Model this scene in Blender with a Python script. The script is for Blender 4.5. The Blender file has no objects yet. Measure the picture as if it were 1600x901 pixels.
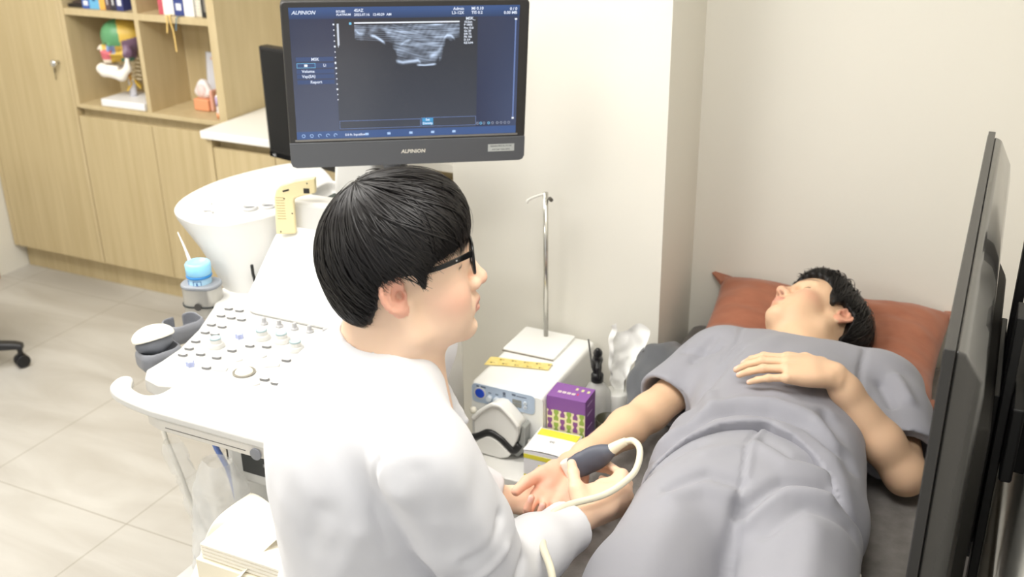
import bpy, bmesh, math, random
import numpy as np
from mathutils import Vector, Matrix, Euler

S = bpy.context.scene
COL = S.collection
R = math.radians

# ------------------------------------------------------------------ camera, light, exposure
cam_data = bpy.data.cameras.new('camera')
cam = bpy.data.objects.new('camera', cam_data)
COL.objects.link(cam)
S.camera = cam
cam_data.sensor_width = 36.0
cam_data.lens = 1670.0 / 1600.0 * 36.0
cam_data.clip_start = 0.02
_th, _ro, _ya = R(23.70), R(-0.89), R(26.34)
_fw = Vector((-math.sin(_ya) * math.cos(_th), math.cos(_ya) * math.cos(_th), -math.sin(_th)))
_r = _fw.cross(Vector((0, 0, 1))).normalized()
_u = _r.cross(_fw)
_r2 = math.cos(_ro) * _r + math.sin(_ro) * _u
_u2 = -math.sin(_ro) * _r + math.cos(_ro) * _u
_m = Matrix((_r2, _u2, -_fw)).transposed().to_4x4()
_m.translation = Vector((0, 0, 1.9))
cam.matrix_world = _m
cam_data.dof.use_dof = True
cam_data.dof.focus_distance = 1.75
cam_data.dof.aperture_fstop = 5.0

S.view_settings.view_transform = 'Standard'
S.view_settings.look = 'None'
S.view_settings.gamma = 1.0
S.view_settings.use_curve_mapping = False
S.view_settings.exposure = 0.20

world = bpy.data.worlds.new('world')
S.world = world
world.use_nodes = True
world.node_tree.nodes['Background'].inputs[0].default_value = (0.97, 0.985, 1.0, 1)
world.node_tree.nodes['Background'].inputs[1].default_value = 0.75


def area(name, loc, sx, sy, power, col=(1, 0.985, 0.97)):
    d = bpy.data.lights.new(name, 'AREA')
    d.shape = 'RECTANGLE'
    d.size = sx
    d.size_y = sy
    d.energy = power
    d.color = col
    o = bpy.data.objects.new(name, d)
    o.location = loc
    COL.objects.link(o)
    return o


CEIL = 2.45
LAMPS = [(-1.75, 1.35, 1.2, 0.6, 21.5), (-3.0, 1.75, 0.6, 1.2, 23), (-0.38, 1.05, 0.6, 0.6, 10.5), (-2.4, -0.6, 1.2, 0.6, 22)]
for _x, _y, _sx, _sy, _p in LAMPS:
    area('ceiling_panel_light', (_x, _y, CEIL - 0.03), _sx, _sy, _p)


# ------------------------------------------------------------------ helpers
def lin(c):
    out = []
    for v in c[:3]:
        v = v / 255.0
        out.append(v / 12.92 if v <= 0.04045 else ((v + 0.055) / 1.055) ** 2.4)
    return tuple(out) + (1.0,)


MATS = {}


def mat(name, rgb, rough=0.5, metal=0.0, emit=None, estr=1.0, spec=0.5, coat=0.0, bump=None, var=None, trans=0.0, alpha=1.0, sss=0.0, sheen=0.0, ior=1.45):
    """principled material, rgb 0-255; var = (scale xyz, second colour, detail, contrast); bump = (scale, strength, distance)"""
    if name in MATS:
        return MATS[name]
    m = bpy.data.materials.new(name)
    m.use_nodes = True
    nt = m.node_tree
    b = nt.nodes['Principled BSDF']
    b.inputs['Base Color'].default_value = lin(rgb)
    b.inputs['Roughness'].default_value = rough
    b.inputs['Metallic'].default_value = metal
    b.inputs['Specular IOR Level'].default_value = spec
    b.inputs['Coat Weight'].default_value = coat
    b.inputs['Transmission Weight'].default_value = trans
    b.inputs['Alpha'].default_value = alpha
    b.inputs['IOR'].default_value = ior
    b.inputs['Sheen Weight'].default_value = sheen
    if sss:
        b.inputs['Subsurface Weight'].default_value = sss
        b.inputs['Subsurface Radius'].default_value = (0.010, 0.004, 0.002)
        b.inputs['Subsurface Scale'].default_value = 0.6
    if emit:
        b.inputs['Emission Color'].default_value = lin(emit)
        b.inputs['Emission Strength'].default_value = estr
    tc = None
    if var or bump:
        tc = nt.nodes.new('ShaderNodeTexCoord')
    if var:
        sc, rgb2, det, con = var
        mp = nt.nodes.new('ShaderNodeMapping')
        mp.inputs['Scale'].default_value = sc
        nt.links.new(tc.outputs['Object'], mp.inputs[0])
        n = nt.nodes.new('ShaderNodeTexNoise')
        n.inputs['Scale'].default_value = 1.0
        n.inputs['Detail'].default_value = det
        nt.links.new(mp.outputs[0], n.inputs['Vector'])
        r = nt.nodes.new('ShaderNodeValToRGB')
        r.color_ramp.elements[0].position = 0.5 - con
        r.color_ramp.elements[1].position = 0.5 + con
        r.color_ramp.elements[0].color = lin(rgb2)
        r.color_ramp.elements[1].color = lin(rgb)
        nt.links.new(n.outputs['Fac'], r.inputs[0])
        nt.links.new(r.outputs[0], b.inputs['Base Color'])
    if bump:
        sc, st, dist = bump
        n2 = nt.nodes.new('ShaderNodeTexNoise')
        mp2 = nt.nodes.new('ShaderNodeMapping')
        mp2.inputs['Scale'].default_value = sc if isinstance(sc, tuple) else (sc, sc, sc)
        nt.links.new(tc.outputs['Object'], mp2.inputs[0])
        n2.inputs['Scale'].default_value = 1.0
        n2.inputs['Detail'].default_value = 4.0
        nt.links.new(mp2.outputs[0], n2.inputs['Vector'])
        bp = nt.nodes.new('ShaderNodeBump')
        bp.inputs['Strength'].default_value = st
        bp.inputs['Distance'].default_value = dist
        nt.links.new(n2.outputs['Fac'], bp.inputs['Height'])
        nt.links.new(bp.outputs[0], b.inputs['Normal'])
    MATS[name] = m
    return m


def vcol_mat(name, rough=0.5, emis=False, sss=0.0, spec=0.5, bump=None, sheen=0.0):
    """material that takes its colour from the mesh's 'tint' colour attribute"""
    if name in MATS:
        return MATS[name]
    m = bpy.data.materials.new(name)
    m.use_nodes = True
    nt = m.node_tree
    b = nt.nodes['Principled BSDF']
    a = nt.nodes.new('ShaderNodeVertexColor')
    a.layer_name = 'tint'
    b.inputs['Roughness'].default_value = rough
    b.inputs['Specular IOR Level'].default_value = spec
    b.inputs['Sheen Weight'].default_value = sheen
    if emis:
        b.inputs['Base Color'].default_value = (0.01, 0.01, 0.012, 1)
        nt.links.new(a.outputs[0], b.inputs['Emission Color'])
        b.inputs['Emission Strength'].default_value = emis
    else:
        nt.links.new(a.outputs[0], b.inputs['Base Color'])
    if sss:
        b.inputs['Subsurface Weight'].default_value = sss
        b.inputs['Subsurface Radius'].default_value = (0.010, 0.0045, 0.0025)
        b.inputs['Subsurface Scale'].default_value = 0.5
    if bump:
        sc, st, dist = bump
        tc = nt.nodes.new('ShaderNodeTexCoord')
        n2 = nt.nodes.new('ShaderNodeTexNoise')
        n2.inputs['Scale'].default_value = sc
        n2.inputs['Detail'].default_value = 5.0
        nt.links.new(tc.outputs['Object'], n2.inputs['Vector'])
        bp = nt.nodes.new('ShaderNodeBump')
        bp.inputs['Strength'].default_value = st
        bp.inputs['Distance'].default_value = dist
        nt.links.new(n2.outputs['Fac'], bp.inputs['Height'])
        nt.links.new(bp.outputs[0], b.inputs['Normal'])
    MATS[name] = m
    return m


def tag(o, label, cat, group=None):
    o['label'] = label
    o['category'] = cat
    if group:
        o['group'] = group
    return o


def thing(name, label, cat, loc=(0, 0, 0), rz=0.0, group=None):
    o = bpy.data.objects.new(name, None)
    COL.objects.link(o)
    o.location = loc
    o.rotation_euler = (0, 0, rz)
    o.empty_display_size = 0.05
    return tag(o, label, cat, group)


def obj(name, me, m, parent=None, loc=None, rot=None, smooth=False, bevel=0.0, seg=2, kind=None):
    """me: Mesh or BMesh -> linked object"""
    if isinstance(me, bmesh.types.BMesh):
        d = bpy.data.meshes.new(name)
        me.to_mesh(d)
        me.free()
        me = d
    o = bpy.data.objects.new(name, me)
    COL.objects.link(o)
    if m is not None and len(me.materials) == 0:
        me.materials.append(m)
    if parent:
        o.parent = parent
    if loc is not None:
        o.location = loc
    if rot is not None:
        o.rotation_euler = rot
    if smooth or bevel:
        me.polygons.foreach_set('use_smooth', [True] * len(me.polygons))
    if bevel:
        md = o.modifiers.new('bevel', 'BEVEL')
        md.width = bevel
        md.segments = seg
        md.limit_method = 'ANGLE'
        md.angle_limit = R(40)
        md.harden_normals = True
    if kind:
        o['kind'] = kind
    return o


def bx(bm, x0, x1, y0, y1, z0, z1, M=None):
    """box into a bmesh, optional 4x4"""
    vs = [bm.verts.new((x, y, z)) for x in (x0, x1) for y in (y0, y1) for z in (z0, z1)]
    for f in ((0, 1, 3, 2), (4, 6, 7, 5), (0, 4, 5, 1), (2, 3, 7, 6), (0, 2, 6, 4), (1, 5, 7, 3)):
        bm.faces.new([vs[i] for i in f])
    if M is not None:
        bmesh.ops.transform(bm, matrix=M, verts=vs)
    return vs


def box(name, x0, x1, y0, y1, z0, z1, m, parent=None, bevel=0.0, seg=2, loc=None, rot=None, kind=None):
    bm = bmesh.new()
    bx(bm, x0, x1, y0, y1, z0, z1)
    bmesh.ops.recalc_face_normals(bm, faces=bm.faces)
    return obj(name, bm, m, parent, loc, rot, bevel=bevel, seg=seg, kind=kind)


def loft(bm, rings, cap=True, closed=True):
    """rings: list of equal-length lists of points"""
    vr = [[bm.verts.new(p) for p in r] for r in rings]
    n = len(vr[0])
    for a, b in zip(vr[:-1], vr[1:]):
        for i in range(n if closed else n - 1):
            j = (i + 1) % n
            bm.faces.new((a[i], a[j], b[j], b[i]))
    if cap:
        bm.faces.new(list(reversed(vr[0])))
        bm.faces.new(vr[-1])
    return vr


def fin(bm):
    bmesh.ops.recalc_face_normals(bm, faces=bm.faces)
    return bm


def lathe(prof, n=28, M=None):
    """prof: list of (r, z) from bottom to top"""
    bm = bmesh.new()
    rings = []
    for r, z in prof:
        r = max(r, 1e-5)
        rings.append([(r * math.cos(2 * math.pi * i / n), r * math.sin(2 * math.pi * i / n), z) for i in range(n)])
    loft(bm, rings)
    if M is not None:
        bmesh.ops.transform(bm, matrix=M, verts=bm.verts)
    return fin(bm)


def rrect(w, h, r, n=5):
    """rounded rectangle outline centred on the origin"""
    pts = []
    for cx, cy, a0 in ((w / 2 - r, h / 2 - r, 0), (-w / 2 + r, h / 2 - r, 90), (-w / 2 + r, -h / 2 + r, 180), (w / 2 - r, -h / 2 + r, 270)):
        for i in range(n + 1):
            a = R(a0 + 90 * i / n)
            pts.append((cx + r * math.cos(a), cy + r * math.sin(a)))
    return pts


def prism(pts, z0, z1, M=None):
    bm = bmesh.new()
    loft(bm, [[(x, y, z0) for x, y in pts], [(x, y, z1) for x, y in pts]])
    if M is not None:
        bmesh.ops.transform(bm, matrix=M, verts=bm.verts)
    return fin(bm)


def spline(pts, n=8):
    """Catmull-Rom through the points (list of tuples) -> np array"""
    P = np.array(pts, float)
    P = np.vstack([2 * P[0] - P[1], P, 2 * P[-1] - P[-2]])
    out = []
    for i in range(1, len(P) - 2):
        for t in np.linspace(0, 1, n, endpoint=False):
            a, b, c, d = P[i - 1], P[i], P[i + 1], P[i + 2]
            out.append(0.5 * (2 * b + (c - a) * t + (2 * a - 5 * b + 4 * c - d) * t * t + (3 * b - a - 3 * c + d) * t ** 3))
    out.append(P[-2])
    return np.array(out)


def tube_bm(pts, r, n=10, bm=None, sub=8):
    """round tube along a smooth path; r a number or a list per control point"""
    k = len(pts)
    rr = np.array([r] * k if not isinstance(r, (list, tuple)) else r, float)
    P = spline(pts, sub) if k > 2 else np.array(pts, float)
    rad = np.interp(np.linspace(0, k - 1, len(P)), np.arange(k), rr)
    bm = bm or bmesh.new()
    T = np.gradient(P, axis=0)
    T /= np.linalg.norm(T, axis=1)[:, None] + 1e-12
    nrm = np.cross(T[0], (0, 0, 1.0) if abs(T[0][2]) < 0.9 else (1.0, 0, 0))
    nrm /= np.linalg.norm(nrm)
    rings = []
    for p, t, q in zip(P, T, rad):
        nrm = nrm - t * (nrm @ t)
        nrm /= np.linalg.norm(nrm)
        b = np.cross(t, nrm)
        rings.append([tuple(p + q * (math.cos(2 * math.pi * i / n) * nrm + math.sin(2 * math.pi * i / n) * b)) for i in range(n)])
    loft(bm, rings)
    return bm


def tube(name, pts, r, m, parent=None, n=10, sub=8):
    return obj(name, fin(tube_bm(pts, r, n, None, sub)), m, parent, smooth=True)


def frame(origin, x, y, z):
    M = Matrix((x, y, z)).transposed().to_4x4()
    M.translation = origin
    return M


FONT_SHEAR = 0.0


def text(name, s, size, M, m, parent=None, align='LEFT', shear=0.0, width=1.0, ext=0.0002, bold=0.0):
    """lettering as a mesh, lying in the x-y plane of M"""
    c = bpy.data.curves.new(name, 'FONT')
    c.body = s
    c.size = size
    c.align_x = align
    c.align_y = 'CENTER'
    c.shear = shear
    c.extrude = ext
    c.offset = bold
    c.resolution_u = 2
    o = bpy.data.objects.new(name, c)
    COL.objects.link(o)
    dg = bpy.context.evaluated_depsgraph_get()
    me = bpy.data.meshes.new_from_object(o.evaluated_get(dg))
    bpy.data.objects.remove(o)
    bpy.data.curves.remove(c)
    me.materials.clear()
    W = Matrix.Scale(width, 4, Vector((1, 0, 0)))
    me.transform(M @ W)
    return obj(name, me, m, parent)


rng = np.random.default_rng(7)

# ------------------------------------------------------------------ implicit surfaces (bodies, cloth, skull)
class Field:
    """signed distance built from ordered add / subtract steps, meshed with surface nets"""

    def __init__(self):
        self.ops = []

    @staticmethod
    def _v(p):
        return np.asarray(p, np.float32)

    def cap(self, a, b, ra, rb=None, k=0.01, op='add'):
        rb = ra if rb is None else rb
        a, b = self._v(a), self._v(b)
        ab = b - a
        L = float(ab @ ab) + 1e-12

        def f(P):
            t = np.clip(((P - a) @ ab) / L, 0, 1)
            q = P - a - t[:, None] * ab
            return np.sqrt((q * q).sum(1)) - (ra + (rb - ra) * t)
        self.ops.append((op, f, k, (a + b) / 2, float(np.linalg.norm(ab)) / 2 + max(ra, rb)))
        return self

    def chain(self, pts, rad, k=0.01, op='add'):
        for i in range(len(pts) - 1):
            self.cap(pts[i], pts[i + 1], rad[i], rad[i + 1], k, op)
        return self

    def ell(self, c, r, Rm=None, k=0.01, op='add'):
        c, r = self._v(c), self._v(r)
        Rm = np.eye(3, dtype=np.float32) if Rm is None else np.asarray(Rm, np.float32)  # rows = local axes

        def f(P):
            q = (P - c) @ Rm.T
            a = q / r
            b = a / r
            k0 = np.sqrt((a * a).sum(1))
            k1 = np.sqrt((b * b).sum(1)) + 1e-9
            return k0 * (k0 - 1.0) / k1
        self.ops.append((op, f, k, c, float(r.max())))
        return self

    def rbox(self, c, h, rad, Rm=None, k=0.01, op='add'):
        c, h = self._v(c), self._v(h)
        Rm = np.eye(3, dtype=np.float32) if Rm is None else np.asarray(Rm, np.float32)

        def f(P):
            q = np.abs((P - c) @ Rm.T) - (h - rad)
            return np.sqrt((np.maximum(q, 0) ** 2).sum(1)) + np.minimum(q.max(1), 0) - rad
        self.ops.append((op, f, k, c, float(np.linalg.norm(h))))
        return self

    def half(self, p, n, k=0.004, within=None):
        """remove everything on the side n points to (optionally only within a ball (centre, radius))"""
        p, n = self._v(p), self._v(n)
        n = n / np.linalg.norm(n)
        if within is None:
            self.ops.append(('sub', lambda P: -((P - p) @ n), k, None, 0))
        else:
            c, rr = self._v(within[0]), within[1]
            self.ops.append(('sub', lambda P: np.maximum(-((P - p) @ n), np.sqrt(((P - c) ** 2).sum(1)) - rr), k, c, rr))
        return self

    def func(self, f, c, rad, k=0.01, op='add'):
        self.ops.append((op, f, k, self._v(c), rad))
        return self

    def ev(self, P, cen=None, rad=None):
        d = np.full(len(P), 1.0, np.float32)
        for op, f, k, c, br in self.ops:
            if cen is not None and c is not None:
                if np.linalg.norm(cen - c) - br > rad + k + 0.004:
                    continue
            e = f(P)
            if op == 'add':
                h = np.maximum(k - np.abs(d - e), 0) / k
                d = np.minimum(d, e) - h * h * k * 0.25
            else:
                e = -e
                h = np.maximum(k - np.abs(d - e), 0) / k
                d = np.maximum(d, e) + h * h * k * 0.25
        return d

    def mesh(self, h, lo=None, hi=None, name='surface', post=None):
        if lo is None:
            lo = np.min([c - br for o_, f, k, c, br in self.ops if o_ == 'add'], axis=0) - 3 * h
            hi = np.max([c + br for o_, f, k, c, br in self.ops if o_ == 'add'], axis=0) + 3 * h
        lo, hi = np.asarray(lo, np.float32), np.asarray(hi, np.float32)
        B = 16
        nb = np.ceil((hi - lo) / (h * B)).astype(int)
        n = nb * B
        F = np.empty(tuple(n), np.float32)
        g = (np.stack(np.meshgrid(*[np.arange(B)] * 3, indexing='ij'), -1).reshape(-1, 3) * h).astype(np.float32)
        ib = np.stack(np.meshgrid(*[np.arange(q) for q in nb], indexing='ij'), -1).reshape(-1, 3)
        cen = lo + (ib * B + (B - 1) / 2) * h
        dc = self.ev(cen.astype(np.float32))
        rad = h * B * 0.87
        for (i, j, k), c, d in zip(ib, cen, dc):
            sl = (slice(i * B, i * B + B), slice(j * B, j * B + B), slice(k * B, k * B + B))
            if abs(d) > rad * 1.6 + 0.006:
                F[sl] = d
            else:
                F[sl] = self.ev(g + (lo + np.array((i, j, k)) * B * h).astype(np.float32), c, rad).reshape(B, B, B)
        s = F < 0
        a = np.zeros(tuple(n - 1), bool)
        al = np.ones(tuple(n - 1), bool)
        offs = [(x, y, z) for x in (0, 1) for y in (0, 1) for z in (0, 1)]
        for x, y, z in offs:
            w = s[x:n[0] - 1 + x, y:n[1] - 1 + y, z:n[2] - 1 + z]
            a |= w
            al &= w
        a &= ~al
        ci = np.argwhere(a)
        idx = np.full(tuple(n - 1), -1, np.int32)
        idx[a] = np.arange(len(ci))
        val = {o_: F[ci[:, 0] + o_[0], ci[:, 1] + o_[1], ci[:, 2] + o_[2]] for o_ in offs}
        acc = np.zeros((len(ci), 3), np.float32)
        cnt = np.zeros(len(ci), np.float32)
        for o1 in offs:
            for ax in range(3):
                if o1[ax]:
                    continue
                o2 = list(o1)
                o2[ax] = 1
                v1, v2 = val[o1], val[tuple(o2)]
                m = (v1 < 0) != (v2 < 0)
                t = v1[m] / (v1[m] - v2[m])
                p = np.tile(np.array(o1, np.float32), (int(m.sum()), 1))
                p[:, ax] += t
                acc[m] += p
                cnt[m] += 1
        V = lo + (ci + acc / cnt[:, None]) * h
        quads = []
        for ax in range(3):
            b, c = (ax + 1) % 3, (ax + 2) % 3
            sl1 = [slice(1, None)] * 3
            sl2 = [slice(1, None)] * 3
            sl1[ax] = slice(0, n[ax] - 1)
            sl2[ax] = slice(1, n[ax])
            s1, s2 = s[tuple(sl1)], s[tuple(sl2)]
            e = np.argwhere(s1 != s2)
            if not len(e):
                continue
            off = np.ones(3, int)
            off[ax] = 0
            e0 = e + off
            flip = s1[tuple(e.T)]
            ok = np.all(e0 < n - 1, axis=1)
            e0, flip = e0[ok], flip[ok]
            ub, uc = np.zeros(3, int), np.zeros(3, int)
            ub[b] = 1
            uc[c] = 1
            q = np.stack([idx[tuple((e0 - ub - uc).T)], idx[tuple((e0 - uc).T)], idx[tuple(e0.T)], idx[tuple((e0 - ub).T)]], 1)
            q[~flip] = q[~flip][:, ::-1]
            quads.append(q)
        Q = np.concatenate(quads)
        Q = Q[(Q >= 0).all(1)]
        if post is not None:
            V = post(V.astype(np.float64), Q)
        return raw_mesh(name, V, Q)


def raw_mesh(name, V, Q):
    me = bpy.data.meshes.new(name)
    V = np.asarray(V, np.float32)
    Q = np.asarray(Q, np.int32)
    k = Q.shape[1]
    me.vertices.add(len(V))
    me.vertices.foreach_set('co', V.ravel())
    me.loops.add(Q.size)
    me.loops.foreach_set('vertex_index', Q.ravel())
    me.polygons.add(len(Q))
    me.polygons.foreach_set('loop_start', np.arange(0, Q.size, k, dtype=np.int32))
    me.polygons.foreach_set('use_smooth', np.ones(len(Q), bool))
    me.update(calc_edges=True)
    me.validate()
    return me


def verts(me):
    v = np.empty(len(me.vertices) * 3, np.float32)
    me.vertices.foreach_get('co', v)
    return v.reshape(-1, 3)


def paint(me, rgb_lin):
    """per-vertex colour (linear) into attribute 'tint'"""
    a = me.color_attributes.new('tint', 'FLOAT_COLOR', 'POINT')
    c = np.ones((len(me.vertices), 4), np.float32)
    c[:, :3] = rgb_lin
    a.data.foreach_set('color', c.ravel())


def vnormals(V, Q):
    n = np.cross(V[Q[:, 2]] - V[Q[:, 0]], V[Q[:, 3]] - V[Q[:, 1]])
    N = np.zeros_like(V)
    for i in range(4):
        np.add.at(N, Q[:, i], n)
    return N / (np.linalg.norm(N, axis=1)[:, None] + 1e-12)


def smooth_noise(P, seed, scale):
    """cheap smooth 3-D value noise from a sum of random waves, about -1..1"""
    g = np.random.default_rng(seed)
    out = np.zeros(len(P))
    for i in range(10):
        k = g.normal(size=3) * scale
        out += np.sin(P @ k + g.uniform(0, 6.28))
    return out / 4.0


def seg_dist(P, a, b):
    a, b = np.asarray(a, float), np.asarray(b, float)
    ab = b - a
    t = np.clip(((P - a) @ ab) / (ab @ ab + 1e-12), 0, 1)
    return np.linalg.norm(P - a - t[:, None] * ab, axis=1), t


def fold_disp(P, folds, dims=3):
    """folds: (points, width, height) ridges (or creases when the height is negative)"""
    out = np.zeros(len(P))
    for pts, w, hgt in folds:
        best = np.full(len(P), 9.0)
        for a, b in zip(pts[:-1], pts[1:]):
            d, t = seg_dist(P[:, :dims], a[:dims], b[:dims])
            best = np.minimum(best, d)
        out += hgt * np.exp(-(best / w) ** 2)
    return out
# ------------------------------------------------------------------ room shell
OAK = mat('oak_veneer', (201, 183, 143), 0.45, var=((38, 38, 1.6), (186, 167, 126), 5, 0.22))
OAK_EDGE = mat('oak_edge', (205, 187, 148), 0.45, var=((30, 30, 3), (192, 173, 132), 4, 0.25))
WALL = mat('wall_paper_white', (230, 227, 217), 0.75, bump=(90, 0.12, 0.002))
CEILM = mat('ceiling_white', (238, 236, 230), 0.9)
WHITE_TOP = mat('white_worktop', (240, 238, 232), 0.3)


def floor_mat():
    m = bpy.data.materials.new('stone_floor_tile')
    m.use_nodes = True
    nt = m.node_tree
    b = nt.nodes['Principled BSDF']
    b.inputs['Roughness'].default_value = 0.42
    tc = nt.nodes.new('ShaderNodeTexCoord')
    sp = nt.nodes.new('ShaderNodeSeparateXYZ')
    nt.links.new(tc.outputs['Object'], sp.inputs[0])

    def joint(out, off, half):
        a = nt.nodes.new('ShaderNodeMath')
        a.operation = 'ADD'
        a.inputs[1].default_value = off
        nt.links.new(sp.outputs[out], a.inputs[0])
        p = nt.nodes.new('ShaderNodeMath')
        p.operation = 'PINGPONG'
        p.inputs[1].default_value = half
        nt.links.new(a.outputs[0], p.inputs[0])
        q = nt.nodes.new('ShaderNodeMath')
        q.operation = 'LESS_THAN'
        q.inputs[1].default_value = 0.0016
        nt.links.new(p.outputs[0], q.inputs[0])
        return q
    jx, jy = joint('X', 2.205 + 6.0, 0.3), joint('Y', -1.847 + 6.0, 0.6)
    mx = nt.nodes.new('ShaderNodeMath')
    mx.operation = 'MAXIMUM'
    nt.links.new(jx.outputs[0], mx.inputs[0])
    nt.links.new(jy.outputs[0], mx.inputs[1])
    n = nt.nodes.new('ShaderNodeTexNoise')
    n.inputs['Scale'].default_value = 2.2
    n.inputs['Detail'].default_value = 7
    n.inputs['Distortion'].default_value = 0.8
    m2 = nt.nodes.new('ShaderNodeMapping')
    m2.inputs['Scale'].default_value = (0.7, 2.6, 1)
    m2.inputs['Rotation'].default_value = (0, 0, 0.5)
    nt.links.new(tc.outputs['Object'], m2.inputs[0])
    nt.links.new(m2.outputs[0], n.inputs['Vector'])
    r = nt.nodes.new('ShaderNodeValToRGB')
    r.color_ramp.elements[0].position = 0.3
    r.color_ramp.elements[1].position = 0.68
    r.color_ramp.elements[0].color = lin((172, 167, 158))
    r.color_ramp.elements[1].color = lin((195, 192, 185))
    nt.links.new(n.outputs['Fac'], r.inputs[0])
    mix = nt.nodes.new('ShaderNodeMix')
    mix.data_type = 'RGBA'
    nt.links.new(mx.outputs[0], mix.inputs[0])
    nt.links.new(r.outputs[0], mix.inputs[6])
    mix.inputs[7].default_value = lin((146, 139, 126))
    nt.links.new(mix.outputs[2], b.inputs['Base Color'])
    return m


XL, XR = -4.14, 0.085
YB, YP, YR = 3.56, 2.33, 2.60
box('floor', XL - 0.1, 1.6, -2.2, YB + 0.1, -0.05, 0, floor_mat(), kind='structure')
box('ceiling', XL - 0.1, XR + 0.1, -2.2, YB + 0.1, CEIL, CEIL + 0.08, CEILM, kind='structure')
box('wall_left', XL - 0.1, XL, -2.2, YB, 0, CEIL, WALL, kind='structure')
box('wall_back', XL, -1.32, YB, YB + 0.1, 0, CEIL, WALL, kind='structure')
box('wall_pillar', -1.32, -0.7445, YP, YB + 0.1, 0, CEIL, WALL, kind='structure')
box('wall_recess', -0.7445, XR, YR, YR + 0.1, 0, CEIL, WALL, kind='structure')
box('wall_right', XR, XR + 0.1, 0.75, YR + 0.1, 0, CEIL, WALL, kind='structure')
box('trim_1', XL, XL + 0.02, 1.6, 3.02, 0, 0.06, mat('oak_skirting', (176, 134, 88), 0.5), kind='structure')
LED = mat('light_diffuser', (255, 255, 250), 0.6, emit=(255, 250, 240), estr=4.0)
for _i, (_x, _y, _sx, _sy, _p) in enumerate(LAMPS):
    _t = thing('ceiling_light', ('flat white ceiling light panel over the console', 'flat white ceiling light panel near the oak cupboards', 'small square ceiling light panel over the treatment bed', 'flat white ceiling light panel over open floor')[_i], 'ceiling light', (_x, _y, CEIL))
    box('frame', -_sx / 2 - 0.02, _sx / 2 + 0.02, -_sy / 2 - 0.02, _sy / 2 + 0.02, -0.012, 0, CEILM, _t)
    box('diffuser', -_sx / 2, _sx / 2, -_sy / 2, _sy / 2, -0.016, -0.011, LED, _t)

# ------------------------------------------------------------------ tall cupboard, open shelves, desk run
CF = 3.142
GAPM = OAK


def cupboard():
    t = thing('tall_cupboard', 'tall oak cupboard with round chrome knob and hanging key, beside the open shelves', 'cupboard', (-3.85, CF, 0))
    x0, x1 = XL + 0.005 + 3.85, -3.572 + 3.85
    box('carcass', x0, x1, 0.02, 0.40, 0.12, 2.25, OAK, t, 0.001)
    box('kick_board', x0, x1, 0.06, 0.40, 0, 0.12, OAK, t)
    d = box('door', x0 + 0.03, x1 - 0.018, 0.0, 0.019, 0.122, 2.25, OAK, t, 0.0015)
    box('side_strip', x0, x0 + 0.027, 0.0, 0.02, 0.122, 2.25, OAK_EDGE, t, 0.001)
    box('end_strip', x1 - 0.0165, x1, 0.0, 0.02, 0.122, 2.25, OAK_EDGE, t, 0.001)
    CH = mat('chrome', (225, 225, 225), 0.12, 1.0)
    k = obj('knob', lathe([(0.0, 0.0), (0.009, 0.0), (0.007, 0.012), (0.0145, 0.02), (0.0155, 0.027), (0.012, 0.033), (0.0, 0.035)]), CH, t, (-3.628 + 3.85, 0.0, 1.008), (R(90), 0, 0), smooth=True)
    kb = bmesh.new()
    bx(kb, -0.004, 0.004, -0.0008, 0.0008, -0.036, -0.016)
    bx(kb, -0.0012, 0.0012, -0.0008, 0.0008, -0.066, -0.034)
    bx(kb, -0.003, 0.0012, -0.0008, 0.0008, -0.064, -0.058)
    obj('key', fin(kb), mat('steel_key', (150, 140, 120), 0.3, 1.0), t, (-3.655 + 3.85, -0.004, 1.0))


cupboard()
UPPER_TOP = 1.232


def shelves():
    t = thing('shelf_unit', 'oak shelf unit with open square compartments above two closed doors', 'shelf unit', (-3.17, CF, 0))
    X0, X1, XD = -0.40, 0.40, 0.012
    xd = -3.168 + 3.17
    box('side_panel', X0, X0 + 0.022, 0, 0.39, 0.826, 2.25, OAK_EDGE, t, 0.001)
    box('side_panel', X1 - 0.038, X1, 0, 0.415, 0.8, 2.25, OAK_EDGE, t, 0.001)
    box('divider', xd - 0.011, xd + 0.011, 0.004, 0.234, 0.842, 2.25, OAK_EDGE, t, 0.001)
    box('back_panel', X0 + 0.022, X1 - 0.039, 0.235, 0.40, 0.842, 2.25, OAK, t)
    box('base_board', X0 + 0.022, X1 - 0.038, 0.0, 0.39, 0.824, 0.842, OAK_EDGE, t, 0.001)
    for a, b in ((X0 + 0.022, xd - 0.011), (xd + 0.011, X1 - 0.038)):
        box('shelf', a, b, 0.003, 0.235, UPPER_TOP - 0.026, UPPER_TOP, OAK_EDGE, t, 0.001)
        box('shelf', a, b, 0.003, 0.235, 1.66, 1.686, OAK_EDGE, t, 0.001)
    box('rail', X0 + 0.001, X1 - 0.001, 0.035, 0.38, 0.74, 0.824, OAK, t)
    box('kick_board', X0, X1, 0.06, 0.39, 0, 0.12, OAK, t)
    box('door', X0 + 0.004, -3.166 + 3.17 - 0.0015, 0, 0.019, 0.122, 0.789, OAK, t, 0.0015)
    box('door', -3.166 + 3.17 + 0.0015, X1 - 0.003, 0, 0.019, 0.122, 0.789, OAK, t, 0.0015)
    box('carcass', X0 + 0.001, X1 - 0.001, 0.02, 0.39, 0.12, 0.74, OAK, t)


shelves()


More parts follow.
